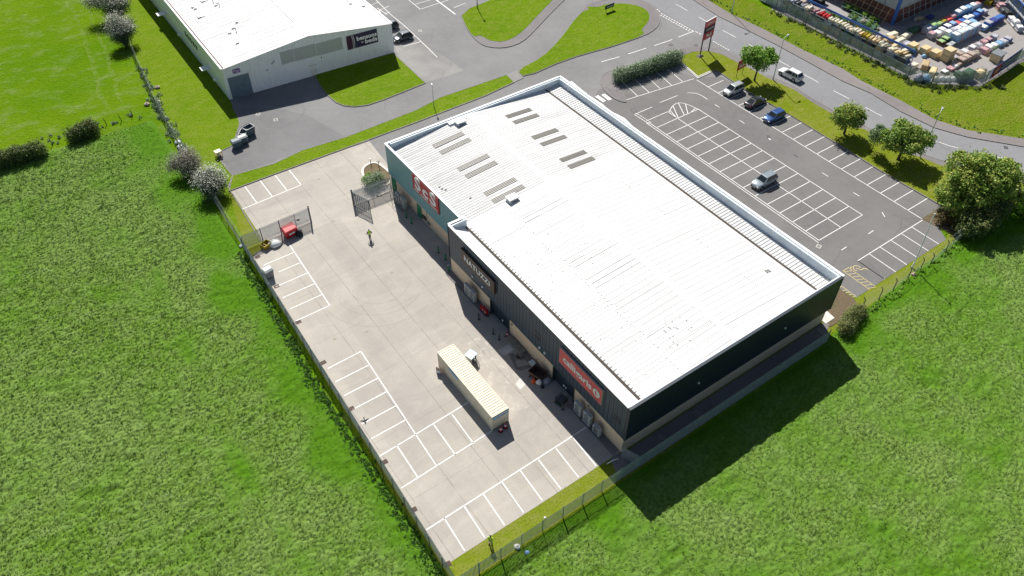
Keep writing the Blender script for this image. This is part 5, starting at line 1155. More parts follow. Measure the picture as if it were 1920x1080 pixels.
def sack(name, label, cat, loc, r, h, mat, seed, group=None, rz=0, tie=True, z=.02):
    t = thing(name, label, cat, (*loc, z), rz, group); g = random.Random(seed); rings = []; n_ = 12; ph = [g.uniform(.82, 1.12) for _ in range(n_)]
    for zz, k in ((0, .80), (.18, 1.0), (.45, 1.0), (.72, .78), (.92, .38), (1.0, .12)):
        rings.append([(r*k*ph[i]*math.cos(2*math.pi*i/n_)*g.uniform(.94, 1.06), r*k*ph[(i*5) % n_]*math.sin(2*math.pi*i/n_)*g.uniform(.94, 1.06), h*zz) for i in range(n_)])
    MB().loft(rings).build('sack', M[mat], t, smooth=True)
    if tie: MB().tube((0, 0, h*.95), (.03, .02, h*1.14), .05*r/.4, .09*r/.4, 6).build('knot', M[mat], t)
    return t
sack('waste_sack', 'orange red sack on the ground left of the white one by the skip', 'sack', G(1001, 717), .36, .62, 'orange', 1); sack('waste_sack', 'white sack between the orange sack and the bluish heap', 'sack', G(1011, 719), .42, .72, 'white', 2)
sack('waste_sack', 'bluish plastic heap against the wall end right of the skip', 'sack', (-.75, 13.75), .6, .6, 'greybag', 3); sack('waste_sack', 'small black sack in front of the white one by the skip', 'sack', (-1.75, 13.2), .26, .4, 'black', 4)
st_ = thing('concrete_bench_slab', 'low grey concrete step and trough against the buff wall', 'step', (-.55, 20.7, .02)); MB().chbox((0, 0, 0), (.9, 3.4, .38), 0, .03).build('slab', M['kerb'], st_); MB().chbox((-.45, -1.9, 0), (.55, .6, .5), 0, .04).build('block', M['kerb'], st_); 
dp = thing('debris_pile', 'small dark pile of scrap by the concrete step', 'scrap', (-1.3, 18.9, .02))
for q in range(6): MB().cbox((rnd.uniform(-.3, .3), rnd.uniform(-.3, .3), .12+.04*q), (.5, .12, .07), rnd.uniform(0, 3), rnd.uniform(-.3, .3)).build('scrap_piece', M['rust'], dp)
wb2 = thing('wall_box', 'pale square box on the kerb below the buff wall', 'box', (-.55, 16.9, .1)); MB().chbox((0, 0, 0), (.7, 1.0, .28), 0, .03).build('box_body', M['kerb_pale'], wb2); MB().box(-.28, .28, -.42, .42, .281, .30).build('lid', M['parapet'], wb2)
# wheeled bins and boxes
def bin_(label, loc, rz, mat, w_=1.35, d_=1.0, h=1.25, open_=True, lid='binblue', name='wheeled_bin', cat='bin', group=None):
    t = thing(name, label, cat, (*loc, .02), rz, group); a = [(-w_*.42, -d_*.42), (w_*.42, -d_*.42), (w_*.42, d_*.42), (-w_*.42, d_*.42)]; b_ = [(x*1.19, y*1.19) for x, y in a]
    rings = [[(x, y, .16) for x, y in a], [(x, y, h) for x, y in b_], [(x*.92, y*.92, h) for x, y in b_], [(x*.9, y*.9, h*.35) for x, y in a]]
    MB().loft(rings).build('tub', M[mat], t)
    MB().ribbon([b_[i] for i in range(4)], .07, h, h+.05, closed=True).build('rim', M['grey' if open_ else lid], t)
    if not open_: MB().loft([[(x*1.03, y*1.03, h+.051) for x, y in b_], [(x*.9, y*.6, h+.20) for x, y in b_]]).build('lid', M[lid], t)
    else: MB().cbox((0, d_*.5+.22, h-.05), (w_, .42, .05), 0, -.9).build('lid', M[lid], t)
    for sx in (-1, 1):
        for sy in (-1, 1): MB().tube((sx*w_*.36, sy*d_*.34-.03, .1), (sx*w_*.36, sy*d_*.34+.03, .1), .10, n=10).build('wheel', M['tyre'], t)
    return t
gb = 'open steel blue bins on the kerb of the back yard'
bin_('tall open blue grey bin at the lawn edge, furthest from the table', G(469, 252), .25, 'binblue', 1.7, 1.3, 1.5, group=gb); bin_('open blue grey bin full of waste behind the tall one', G(459, 258), .9, 'grey2', 1.3, 1.2, 1.2, group=gb)
bin_('pale lidded bin behind the dark front bin of the back yard', G(457, 268), .1, 'binblue', 1.5, 1.1, 1.25, open_=False, lid='grey', group=gb); bin_('dark blue grey front bin nearest the small table', G(445, 276), .05, 'binblue', 1.5, 1.3, 1.3, open_=False, lid='binblue', group=gb)
sack('waste_sack', 'white and red rubbish bag among the open bins', 'sack', G(461, 250), .38, .6, 'pinkbag', 6)
sack('waste_sack', 'pale rubbish bag lying in front of the open bins', 'sack', G(463, 262), .3, .4, 'white', 7)
tb = thing('small_table', 'small cream topped table with a white bowl beneath it at the corner of the lawn', 'table', (*G(411, 293), .02), .1)
MB().chbox((0, 0, 1.0), (1.1, .9, .07), 0, .02).build('table_top', M['cream'], tb)
for sx in (-.45, .45):
    for sy in (-.36, .36): MB().box(sx-.04, sx+.04, sy-.04, sy+.04, 0, 1.0).build('leg', M['wood'], tb)
MB().box(-.45, .45, -.36, .36, .3, .35).build('lower_shelf', M['wood'], tb)
bl = thing('white_bowl', 'round white tub standing under the small table', 'tub', (*G(412, 295), .40)); MB().tube((0, 0, 0), (0, 0, .25), .22, .32, 14).build('tub', M['white'], bl); MB().tube((0, 0, .251), (0, 0, .26), .26, n=14).build('contents', M['cream'], bl)
rb_ = thing('red_skip_bin', 'square red bin with sloping lid behind the yard entrance fence', 'bin', (*G(545, 441), .02), .12)
MB().loft([[(-.85, -.6, .15), (.85, -.6, .15), (.85, .6, .15), (-.85, .6, .15)], [(-.98, -.7, 1.3), (.98, -.7, 1.3), (.98, .7, 1.55), (-.98, .7, 1.55)]]).build('tub', M['red'], rb_)
MB().loft([[(-1.02, -.75, 1.31), (1.02, -.75, 1.31), (1.02, .72, 1.57), (-1.02, .72, 1.57)], [(-.9, -.6, 1.45), (.9, -.6, 1.45), (.9, .6, 1.72), (-.9, .6, 1.72)]]).build('lid', M['pink'], rb_)
MB().box(-.5, .5, -.74, -.66, .7, .95).build('label_panel', M['white'], rb_)
for sx in (-.7, .7):
    for sy in (-.45, .45): MB().tube((sx, sy-.04, .1), (sx, sy+.04, .1), .10, n=10).build('wheel', M['tyre'], rb_)
sack('waste_sack', 'black sack slumped right of the red bin', 'sack', G(562, 441), .55, .9, 'black', 8); sack('waste_sack', 'grey sheet of plastic over the black sack by the red bin', 'sack', G(559, 436), .35, .7, 'greybag', 9)
yb = thing('yellow_crate', 'yellow open crate at the left end of the yard entrance fence', 'crate', (*G(500, 463), .02), .35)
mb = MB(); mb.loft([[(-.6, -.5, 0), (.6, -.5, 0), (.6, .5, 0), (-.6, .5, 0)], [(-.68, -.58, .75), (.68, -.58, .75), (.68, .58, .75), (-.68, .58, .75)], [(-.6, -.5, .75), (.6, -.5, .75), (.6, .5, .75), (-.6, .5, .75)], [(-.55, -.45, .15), (.55, -.45, .15), (.55, .45, .15), (-.55, .45, .15)]]); mb.build('tub', M['yellow'], yb); MB().cbox((-.3, 0, .78), (.12, 1.2, .07)).build('strap', M['yellow'], yb)
sack('rubble_bag', 'large white speckled rubble bag between the yellow crate and the red bin', 'bag', G(516, 459), .95, .85, 'white', 10, tie=False); sack('rubble_bag', 'small heap of brown bags at the foot of the yellow crate', 'bag', G(492, 461), .35, .4, 'stone', 11, tie=False)
b_ = bin_('grey lidded bin standing alone over the end of a bay line by the verge', G(505, 519), .15, 'grey2', 1.25, 1.15, 1.45, open_=False, lid='grey')
# drain grates set in the yard surface
for i, (px_, py_) in enumerate(((483, 482), (518.5, 537), (559.5, 604), (606, 680), (658.5, 766.5), (721, 866.5), (775.5, 956), (839, 1058))):
    x_, y_ = G(px_, py_); lab = ['drain grate below the left end of the entrance fence', 'drain grate just below the lone grey bin', 'drain grate at the lowest line of the upper left bays', 'drain grate between the upper and middle groups of side bays', 'drain grate beside the fourth line of the middle side bays', 'drain grate left of the cross bays', 'drain grate on the verge side above the bottom bays', 'drain grate in the bottom corner of the yard'][i]
    t = thing('drain_grate', lab, 'drain', (x_, y_, Z_C+.004), rnd.uniform(-.1, .1), 'rusty drain grates along the verge'); MB().ribbon([(-.34, -.25), (.34, -.25), (.34, .25), (-.34, .25)], .08, 0, .02, closed=True).build('frame', M['rust'], t)
    MB().box(-.3, .3, -.21, .21, .002, .006).build('sump', M['black'], t)
    mb = MB()
    for q in range(6): mb.box(-.27+q*.1, -.22+q*.1, -.21, .21, .006, .018)
    mb.build('bars', M['rust'], t)
# planter kerb and its posts
pk = thing('kerbed_planter', 'kidney shaped planter with a pale kerb at the yard gate', 'planter', (0, 0, 0))
pt = chaikin(Zm((300, 200), 4, [(1515, 490), (1530, 455), (1570, 430), (1610, 422), (1640, 430), (1700, 475), (1745, 520), (1720, 590), (1600, 600), (1545, 570)]), 2); MB().ribbon(pt, .38, .018, .18, closed=True).build('kerb_ring', M['kerb_pale'], pk); MB().poly(pt, .10).build('soil', M['soil'], pk)
for px_, py_, l_, m_ in ((695.8, 309, 'short dark post at the far left of the planter', 'dsteel'), (711, 314, 'bare brown stump with twigs in the planter', 'bark')):
    t = thing('planter_post', l_, 'post', (*G(px_, py_), .1)); MB().tube((0, 0, 0), (-.05, 0, 1.1), .07, .05, 7).build('post', M[m_], t)
    if m_ == 'bark':
        for q in range(7): a = q*.9; MB().tube((-.04, 0, .8), (.35*math.cos(a), .35*math.sin(a), 1.25), .025, .01, 4).build('branch', M['bark'], t)
    else: MB().tube((-.05, 0, 1.1), (-.05, 0, 1.15), .07, .06, 7).build('cap', M['steel'], t)
# steel barrier by the planter
ba = thing('low_barrier', 'low bent steel rail barrier in front of the planter', 'barrier', (0, 0, .02)); q0, q1, q2 = G(694, 356), G(708, 365), G(733, 353)
MB().path([(*q0, .6), (*q1, .6), (*q2, .6)], [.05]*3, 6).build('rail', M['steel'], ba)
for q in (q0, q1, q2): MB().tube((*q, 0), (*q, .6), .05, n=6).build('post', M['steel'], ba)

# ================================================================== LAMPS AND SIGNS
def lamp(label, base, h, arm, az, name='street_lamp', r=.085, mat='galv', cat='street lamp', z=0.1):
    t = thing(name, label, cat, (*base, z), az, 'tall street lamps' if h > 6 else None)
    MB().tube((0, 0, 0), (0, 0, 1.2), r*1.35, r*1.3, 10).build('base', M[mat], t); MB().tube((0, 0, 1.2), (0, 0, h), r, r*.6, 10).build('pole', M[mat], t)
    if arm: MB().path([(0, 0, h), (arm*.4, 0, h+.25), (arm, 0, h+.35)], [r*.6, r*.5, r*.45], 8).build('arm', M[mat], t)
    hd = MB().chbox((arm+.25, 0, h+.28 if arm else h), (.75, .30, .16), 0, .04).build('lamp_head', M['grey'], t); MB().box(arm, arm+.5, -.11, .11, (h+.26) if arm else h-.02, (h+.28) if arm else h).build('lens', M['lampg'], hd); return t
lamp('tall lamp post between the white car and the parked cars', G(1449, 150), 8.3, .9, .15); lamp('tall lamp post at the road bend beside the bushy tree', G(1724.5, 296), 8.6, .9, .35)
lamp('lamp post on the far pavement near the top edge, its head above the photo', G(1371.5, 25), 8.3, .8, 2.9); lamp('lamp post on the top grass island with a long thin shadow', G(895, 16), 6.5, .6, 1.0, mat='dsteel')
lamp('short lamp post on the narrow grass strip behind the warehouse', G(813.5, 201), 3.9, .25, 1.2, r=.06, mat='steel')
wpole = thing('white_pole', 'tall thin pale pole standing between the fence and the last bays', 'pole', (*G(1710, 502), 0)); MB().tube((0, 0, 0), (0, 0, 1.0), .13, .12, 10).build('base', M['trim'], wpole); MB().tube((0, 0, 1.0), (1.0, .9, 9.0), .09, .06, 10).build('shaft', M['trim'], wpole); MB().chbox((1.0, .9, 9.0), (.35, .2, .12), 0, .03).build('head', M['grey'], wpole)
cp_ = thing('road_sign', 'small triangular road sign seen from behind at the end of the laurel hedge', 'road sign', (*G(1155, 146), .1), .5); MB().tube((0, 0, 0), (0, 0, 2.4), .04, n=8).build('pole', M['steel'], cp_)
MB().loft([[(-.35, y_, 1.75), (.35, y_, 1.75), (0, y_, 2.36)] for y_ in (-.05, -.07)]).build('triangle_plate', M['grey'], cp_); MB().chbox((0, -.06, 1.3), (.4, .04, .32), 0, .01).build('lower_plate', M['grey'], cp_)
tm = thing('totem_sign', 'tall two legged totem with three stacked red and black name panels', 'sign', (0, 0, 0)); A_, B_ = G(1312.3, 107), G(1328.5, 100)
A_ = (72.2, 60.45); B_ = (75.0, 60.9); mz = 7.4
for q in (A_, B_): MB().box(q[0]-.09, q[0]+.09, q[1]-.09, q[1]+.09, 0, mz-.05).build('leg', M['dsteel'], tm)
MB().loft([[(A_[0]+a, A_[1]+b, .1) for a, b in ((-.7, -.5), (.7, -.5), (.7, .5), (-.7, .5))], [(A_[0]+a, A_[1]+b, .45) for a, b in ((-.35, -.25), (.35, -.25), (.35, .25), (-.35, .25))]]).build('footing', M['kerb'], tm)
dv = Vector((B_[0]-A_[0], B_[1]-A_[1])); Lt = dv.length; dv /= Lt; nv = Vector((dv.y, -dv.x))
def tpt(u, k, z): q = Vector(A_)+dv*(u*Lt)+nv*k; return (q.x, q.y, z)
for z0, z1, m_, tx, tm_, wd_ in ((6.15, 7.4, 'pink', 'calligaris', 'white', 2.1), (4.95, 6.13, 'black', 'NATUZZI', 'white', 2.2), (3.5, 4.93, 'red', 'ScS', 'white', 1.7)):
    pn = MB().loft([[tpt(-.07, .10, z0), tpt(1.07, .10, z0), tpt(1.07, .10, z1), tpt(-.07, .10, z1)], [tpt(-.07, .22, z0), tpt(1.07, .22, z0), tpt(1.07, .22, z1), tpt(-.07, .22, z1)]]).build('name_panel', M[m_], tm)
    c_ = tpt(.5, .235, (z0+z1)/2); text(tx, .95 if tx == 'ScS' else .52, tm_, pn, Matrix(((dv.x, 0, nv.x, c_[0]), (dv.y, 0, nv.y, c_[1]), (0, 1, 0, c_[2]), (0, 0, 0, 1))), width=wd_, off=.03 if tx == 'ScS' else .01)
MB().loft([[tpt(-.09, .08, 7.4), tpt(1.09, .08, 7.4), tpt(1.09, .24, 7.4), tpt(-.09, .24, 7.4)], [tpt(-.09, .08, 7.5), tpt(1.09, .08, 7.5), tpt(1.09, .24, 7.5), tpt(-.09, .24, 7.5)]]).build('top_cap', M['trim'], tm)
rs = thing('banner_board', 'tilted dark red advertising board on two thin legs beside the young tree', 'sign', (72.5, 50.9, .1), .12)
for x_ in (-.2, 1.6): MB().tube((x_, 0, 0), (x_, 0, 3.0), .05, n=6).build('leg', M['rust'], rs)
pn = MB().box(-.6, 2.3, -.12, -.04, 1.5, 3.5).build('board', M['red'], rs); text('ScS', 1.15, 'signwhite', pn, face_s(.55, -.14, 2.3), off=.02, width=1.5); MB().box(1.55, 2.2, -.135, -.121, 1.9, 2.5).build('white_block', M['white'], pn)
ps = thing('island_sign', 'small purple sign on two legs at the top of the rounded lawn', 'sign', (*G(1142, 21), .14), .05)
for x_ in (-.9, .9): MB().tube((x_, 0, 0), (x_, 0, .9), .05, n=6).build('leg', M['dsteel'], ps)
pn = MB().box(-1.3, 1.3, -.08, 0, .6, 1.45).build('board', M['navy'], ps); text('bensons', .5, 'signwhite', pn, face_s(.1, -.10, 1.03), width=1.9)
dk = thing('dropped_kerb_ramp', 'pale concrete slab and dark drain board at the end of the narrow path', 'ramp', (-.2, -.6, .05), .5); MB().chbox((0, 0, 0), (1.5, 1.1, .12), 0, .03).build('slab', M['kerb'], dk); MB().box(-.5, .5, -.3, .3, .121, .13).build('tread', M['kerb'], dk)
for i, (x_, y_) in enumerate(((5.4, -1.15), (11.3, -1.1), (34.3, -.9))): struct('slab', MB().chbox((x_, y_, .07), (.8, 1.5, .05), 0, .01), 'kerb')
lt = thing('white_plank', 'curved white strip lying on the dark grass by the near building corner', 'strip', (*G(1150, 865), .04), -.2); MB().path([(-.9, -.05, .05), (0, .08, .08), (.9, -.02, .05)], [.06, .09, .05], 6).build('strip', M['white'], lt); MB().tube((-.2, .05, .1), (.25, .06, .1), .03, n=5).build('handle', M['grey'], lt)
# litter
for i, (px_, py_, m_, r__, l_) in enumerate(((372*1.0/1, 0, '', 0, ''),)): pass
for px_, py_, m_, r__, l_ in ((334, 268, 'white', .55, 'largest white bag caught on the chain link fence above the thorns'), (338, 276, 'white', .5, 'white bag just below the largest one on the fence'), (347, 283, 'white', .42, 'white bag half under the thorn foliage'), (326, 247, 'white', .3, 'small white litter beside the fence near the rubble'), (326, 257, 'white', .28, 'lower of two small bits of white litter by the fence'), (296, 165, 'stone', .5, 'pale stone on the lawn by the fence kink'), (297, 191, 'cream', .35, 'cream stone right of the fence below the kink'), (276, 197, 'stone', .55, 'brown heap of rubble left of the fence'), (970, 1026, 'white', .35, 'white bag lodged in the fence below the man in the corner'), (988, 1037, 'lblue', .28, 'blue plastic bag in the grass outside the fence'), (453, 462, 'white', .35, 'white bag at the left end of the entrance fence'), (1713, 515, 'pinkbag', .35, 'pinkish litter at the foot of the white pole'), (1022, 971, 'white', .14, 'tiny white scrap on the bottom verge')):
    x_, y_ = G(px_, py_); sack('litter', l_, 'litter', (x_, y_), r__, r__*.8, m_, int(px_), tie=True)
# a crow flying over the bays
cr = thing('flying_crow', 'dark crow in flight above the side bays of the yard', 'bird', (*G(684, 790, 28.0), 28.0), R(255)); cr.scale = (.75, .75, .75)
mb = MB(); rings = []
for x_, r__ in ((-.30, .03), (-.18, .075), (0, .10), (.14, .085), (.24, .05), (.30, .06), (.36, .055), (.41, .02)): rings.append([(x_, r__*math.cos(a), r__*.8*math.sin(a)) for a in np.linspace(0, 2*math.pi, 9)[:-1]])
bd = mb.loft(rings).build('body', M['black'], cr, smooth=True); MB().tube((.40, 0, 0), (.48, 0, -.02), .022, .005, 5).build('beak', M['black'], cr)
MB().loft([[(-.28, -.04, .0), (-.28, .04, .0), (-.28, .04, .015), (-.28, -.04, .015)], [(-.55, -.10, .0), (-.55, .10, 0), (-.55, .10, .01), (-.55, -.10, .01)]]).build('tail', M['black'], cr)
for s in (-1, 1): MB().loft([[(.12, s*.07, .03), (-.12, s*.07, .03), (-.12, s*.07, .05), (.12, s*.07, .05)], [(.06, s*.26, .10), (-.16, s*.26, .10), (-.16, s*.26, .11), (.06, s*.26, .11)], [(-.10, s*.46, .06), (-.20, s*.44, .06), (-.20, s*.44, .065), (-.10, s*.46, .065)]]).build('wing', M['black'], cr)

# ================================================================== PEOPLE
def skin_mesh(name, verts, edges, radii, mat, parent, sub=1):
    me = bpy.data.meshes.new(name); me.from_pydata(verts, edges, []); o = bpy.data.objects.new(name, me); COL.objects.link(o)
    md = o.modifiers.new('s', 'SKIN'); 
    for i, sv in enumerate(me.skin_vertices[0].data): sv.radius = (radii[i], radii[i]) if not isinstance(radii[i], tuple) else radii[i]; sv.use_root = (i == 0)
    ss = o.modifiers.new('u', 'SUBSURF'); ss.levels = sub; ss.render_levels = sub
    dg = bpy.context.evaluated_depsgraph_get(); m2 = bpy.data.meshes.new_from_object(o.evaluated_get(dg)); bpy.data.objects.remove(o)
    m2.materials.clear(); m2.materials.append(M[mat]); m2.polygons.foreach_set('use_smooth', [True]*len(m2.polygons))
    o2 = bpy.data.objects.new(name, m2); COL.objects.link(o2); o2.parent = parent; return o2
def person(label, loc, rz, hands, feet, trouser, jacket='hvis', sleeves=None, z=.03, lean=.0):
    """faces +x; hands and feet are (x, y, z) for right (-y) and left (+y)"""
    t = thing('person', label, 'person', (*loc, z), rz)
    V = [(0, 0, .97), (.0, 0, 1.12), (.01+lean, 0, 1.32), (.01+lean, 0, 1.46), (.02+lean, 0, 1.53), (.03+lean, 0, 1.63), (.03+lean, 0, 1.72)]
    Rr = [(.15, .11), (.13, .10), (.17, .11), (.10, .08), .052, (.082, .098), (.065, .075)]; E = [(i, i+1) for i in range(6)]
    arms = []; legs = []
    for s, h in ((-1, hands[0]), (1, hands[1])):
        sh = (.01+lean, s*.20, 1.42); hp = Vector(h); mid = (Vector(sh)+hp)/2; L_ = (hp-Vector(sh)).length; k = math.sqrt(max(0, .30**2-(min(L_, .59)/2)**2))
        el = mid+Vector((-.45, s*.5, -.6)).normalized()*k; i0 = len(V); V += [sh, tuple(el), tuple(hp)]; Rr += [.062, .045, .030]; E += [(3, i0), (i0, i0+1), (i0+1, i0+2)]; arms.append((sh, tuple(el), tuple(hp)))
        d = (hp-el).normalized(); side = d.cross(Vector((0, 0, 1))); side = side.normalized() if side.length > .1 else Vector((1, 0, 0))
        pl_ = hp+d*.07; i1 = len(V); V += [tuple(pl_)]; Rr += [(.036, .020)]; E += [(i0+2, i1)]
        for q in range(4):
            b0 = pl_+side*(q-1.5)*.021+d*.02; fl = (.075, .085, .08, .062)[q]; kn = b0+d*fl*.55+Vector((0, 0, -.008)); tp = kn+d*fl*.35+Vector((0, 0, -.028)); j = len(V)
            V += [tuple(b0), tuple(kn), tuple(tp)]; Rr += [.0095, .009, .0075]; E += [(i1, j), (j, j+1), (j+1, j+2)]
        b0 = hp+d*.03+side*.035*s; tp = b0+d*.05+side*.03*s; j = len(V); V += [tuple(b0), tuple(tp)]; Rr += [.011, .009]; E += [(i0+2, j), (j, j+1)]
    for s, f_ in ((-1, feet[0]), (1, feet[1])):
        hpv = Vector((0, s*.095, .92)); fv = Vector(f_); kv = (hpv+fv)/2+Vector((.03+.1*max(0, fv.x), 0, .02)); j = len(V); V += [tuple(hpv), tuple(kv), tuple(fv+Vector((0, 0, .09)))]; Rr += [.095, .062, .045]; E += [(0, j), (j, j+1), (j+1, j+2)]; legs.append((tuple(hpv), tuple(kv), tuple(fv+Vector((0, 0, .12)))))
        MB().loft([[(fv.x+x_, fv.y+y_*.048*w_, z_) for x_, y_, z_, w_ in r__] for r__ in ([(-.09, -1, 0, 1), (-.09, 1, 0, 1), (.19, .8, 0, 1), (.19, -.8, 0, 1)], [(-.08, -1, .07, 1), (-.08, 1, .07, 1), (.17, .8, .05, 1), (.17, -.8, .05, 1)], [(-.06, -1, .13, .8), (-.06, 1, .13, .8), (.04, .8, .12, .8), (.04, -.8, .12, .8)])]).build('shoe', M['black'], t)
    skin_mesh('body', V, E, Rr, 'skin', t)
    def ell(z_, a, b, x_=0, n_=16): return [(x_+a*math.cos(2*math.pi*i/n_), b*math.sin(2*math.pi*i/n_), z_) for i in range(n_)]
    MB().loft([ell(.86, .145, .185), ell(.90, .15, .19), ell(1.05, .140, .180), ell(1.22, .150, .200, lean*.5), ell(1.36, .145, .215, lean), ell(1.44, .120, .195, lean), ell(1.50, .085, .120, lean), ell(1.545, .064, .070, lean)]).build('jacket', M[jacket], t, smooth=True)
    for (sh, el, hp) in arms:
        w_ = tuple(Vector(el)+(Vector(hp)-Vector(el))*.88); skin_mesh('sleeve', [(sh[0], sh[1]*.8, sh[2]+.01), sh, el, w_], [(0, 1), (1, 2), (2, 3)], [.075, .095, .074, .056], sleeves or jacket, t)
    for z_ in (1.08, 1.22): MB().tube((0, 0, z_-.02), (0, 0, z_+.02), .001, n=4) if False else None
    mb_ = MB(); n_ = 16
    for z_ in (1.03, 1.20):
        mb_.loft([[(.158*math.cos(2*math.pi*i/n_)+lean*.4, (.192 if z_ < 1.1 else .208)*math.sin(2*math.pi*i/n_), zz) for i in range(n_)] for zz in (z_-.025, z_+.025)], False)
    mb_.build('reflective_band', M['silv'], t)
    for lg__ in legs: skin_mesh('trouser_leg', list(lg__), [(0, 1), (1, 2)], [.125, .088, .066], trouser, t)
    hx_ = .03+lean
    rings = [[(hx_-.018+r__*math.cos(a)*1.05, r__*math.sin(a)*.92, z_) for a in np.linspace(0, 2*math.pi, 13)[:-1]] for z_, r__ in ((1.60, .098), (1.68, .110), (1.755, .095), (1.80, .055), (1.815, .01))]
    for r__ in rings[:2]:
        for i, q in enumerate(r__):
            if q[0] > hx_+.045: r__[i] = (hx_+.045, q[1], q[2]+.045)
    MB().loft(rings).build('hair', M['hair'], t, smooth=True)
    for s in (-1, 1):
        MB().tube((hx_+.085, s*.032, 1.665), (hx_+.093, s*.032, 1.665), .013, n=8).build('eye', M['black'], t); MB().chbox((hx_, s*.088, 1.63), (.04, .02, .06), 0, .006).build('ear', M['skin'], t)
    MB().loft([[(hx_+.085, -.010, 1.66), (hx_+.085, .010, 1.66), (hx_+.085, 0, 1.665)], [(hx_+.118, -.016, 1.615), (hx_+.118, .016, 1.615), (hx_+.105, 0, 1.63)]]).build('nose', M['skin'], t); MB().box(hx_+.085, hx_+.097, -.026, .026, 1.583, 1.592).build('mouth', M['maroon'], t)
    t.scale = (1.08, 1.08, 1.06); return t
person('person in lime vest, dark sleeves and dark trousers walking across the yard', G(694.3, 448.5), R(75), [(.05, -.33, .92), (.02, .33, .92)], [(.22, -.10, 0), (-.18, .10, 0)], 'trous', sleeves='trous')
person('person in lime jacket and blue trousers on the bottom verge holding a controller', G(920.2, 1020.5), R(215), [(.33, -.09, 1.12), (.33, .09, 1.12)], [(.02, -.13, 0), (.0, .13, 0)], 'jeans')
px0, py0 = G(920.2, 1020.5); a_ = R(215)
rc = thing('remote_controller', 'pale drone controller held in the hands of the person on the bottom verge', 'controller', (px0+.40*math.cos(a_), py0+.40*math.sin(a_), 1.155), a_)
MB().chbox((0, 0, 0), (.14, .22, .05), 0, .012).build('casing', M['white'], rc); MB().box(-.05, .05, -.09, .09, .051, .056).build('screen', M['black'], rc)
for s in (-1, 1): MB().tube((.03, s*.08, .05), (.03, s*.08, .08), .010, n=6).build('stick', M['black'], rc)

# ================================================================== THE BUILDERS' MERCHANT
ORD = ['first', 'second', 'third', 'fourth', 'fifth', 'sixth', 'seventh', 'eighth', 'ninth', 'tenth', 'eleventh', 'twelfth']
def load(label, x, y, w_, d_, h, mat, rz=0.0, group=None, name='pallet_load', cat='pallet load', cap=None, z=.035, seed=0, rough=.05, pallet=True):
    t = thing(name, label, cat, (x, y, z), rz, group); g = random.Random(seed+int(x*7+y*13)); z0 = .14 if pallet else 0
    if pallet:
        p_ = MB()
        for k in range(5): q = -w_/2+.06+(w_-.12)*k/4; p_.box(q-.06, q+.06, -d_/2, d_/2, .10, .14)
        for k in (-1, 0, 1): p_.box(-w_/2, w_/2, k*(d_/2-.06)-.05, k*(d_/2-.06)+.05, 0, .099)
        p_.build('pallet', M['wood'], t)
    n_ = max(2, int(h/.28)); rings = []
    for i in range(n_+1):
        for e in ((0, .045) if i < n_ else (0,)):
            j = g.uniform(-rough, rough); k = g.uniform(-rough, rough); a, b = w_/2*(.93+g.uniform(-.5, .5)*rough), d_/2*(.93+g.uniform(-.5, .5)*rough); zz = z0+(h-z0)*i/n_+e
            rings.append([(-a+j, -b+k, zz), (0, -b+k*.3, zz+g.uniform(0, rough)*.4), (a+j, -b+k, zz), (a+j, 0, zz), (a+j, b+k, zz), (0, b+k, zz), (-a+j, b+k, zz), (-a+j, 0, zz)])
    top = [(x_*.8, y_*.8, h+.05+g.uniform(-1, 1)*rough) for x_, y_, _ in rings[-1]]; rings.append(top)
    MB().loft(rings).build('wrapped_goods', M[mat], t)
    if cap: MB().loft([[(x_*1.22, y_*1.22, h+.052) for x_, y_, _ in top], [(x_*.9+g.uniform(-.03, .03), y_*.9, h+.16) for x_, y_, _ in top]]).build('cap_sheet', M[cap], t)
    return t
def row(fmt, group, xs, y, mats, hs, w_=1.25, d_=1.25, rough=.06, cap=None, name='pallet_load', jit=.1):
    for i, x in enumerate(xs):
        m_ = mats[i % len(mats)]; h = hs[i % len(hs)]; cp__ = cap[i % len(cap)] if cap else None
        load(fmt.format(ORD[i]), x+rnd.uniform(-jit, jit), y+rnd.uniform(-jit, jit), w_, d_, h, m_, rnd.uniform(-.06, .06), group, name, 'pallet load', cp__, rough=rough, seed=i)
row('{} pallet from the left along the front of the back row', 'front of the back row of pallets', [116.2, 117.9, 119.6, 121.4, 122.9, 124.5, 126.3, 127.9, 129.5, 131.1, 132.7, 134.5], 38.9,
    ['greybag', 'white', 'greybag', 'dblue', 'dblue', 'pinkbag', 'blue', 'blue', 'lblue', 'blue', 'dblue', 'greybag'], [1.1, .9, 1.0, 1.2, 1.3, .9, 1.0, 1.1, .9, 1.0, 1.2, .8], 1.5, 1.4, cap=['pinkbag', None, 'white', 'white', 'lblue', 'pink', None, 'white', 'white', None, 'lblue', None])
row('{} pallet from the left along the rear of the back row', 'rear of the back row of pallets', [117.0, 118.7, 120.4, 122.2, 123.9, 125.6, 127.3, 129.0, 130.7, 132.4, 134.1], 40.8,
    ['greybag', 'lblue', 'pgreen', 'greybag', 'pink', 'pinkbag', 'lblue', 'lblue', 'lblue', 'white', 'lblue'], [1.3, 1.5, 1.4, 1.3, 1.3, 1.4, 1.9, 2.0, 2.0, 1.9, 1.7], 1.55, 1.45, cap=[None, 'pgreen', None, 'yellow', None, 'pinkbag', 'white', 'white', None, 'white', 'pinkbag'])
row('{} pale blue speckled load from the left in the long middle stack', 'pale blue speckled loads of the middle stack', [118.3, 119.7, 121.1, 122.5, 123.9, 125.3], 35.2, ['lblue', 'greybag'], [1.9, 2.0, 1.95], 1.4, 1.5, .09, ['white', 'parapet'], jit=.04)
row('{} load from the left behind the long pale blue stack', 'loads behind the pale blue stack', [118.6, 120.2, 121.8, 123.4, 125.0, 126.8], 37.0, ['white', 'greybag', 'lblue'], [1.6, 1.7, 1.5], 1.45, 1.3, .08, ['white', None])
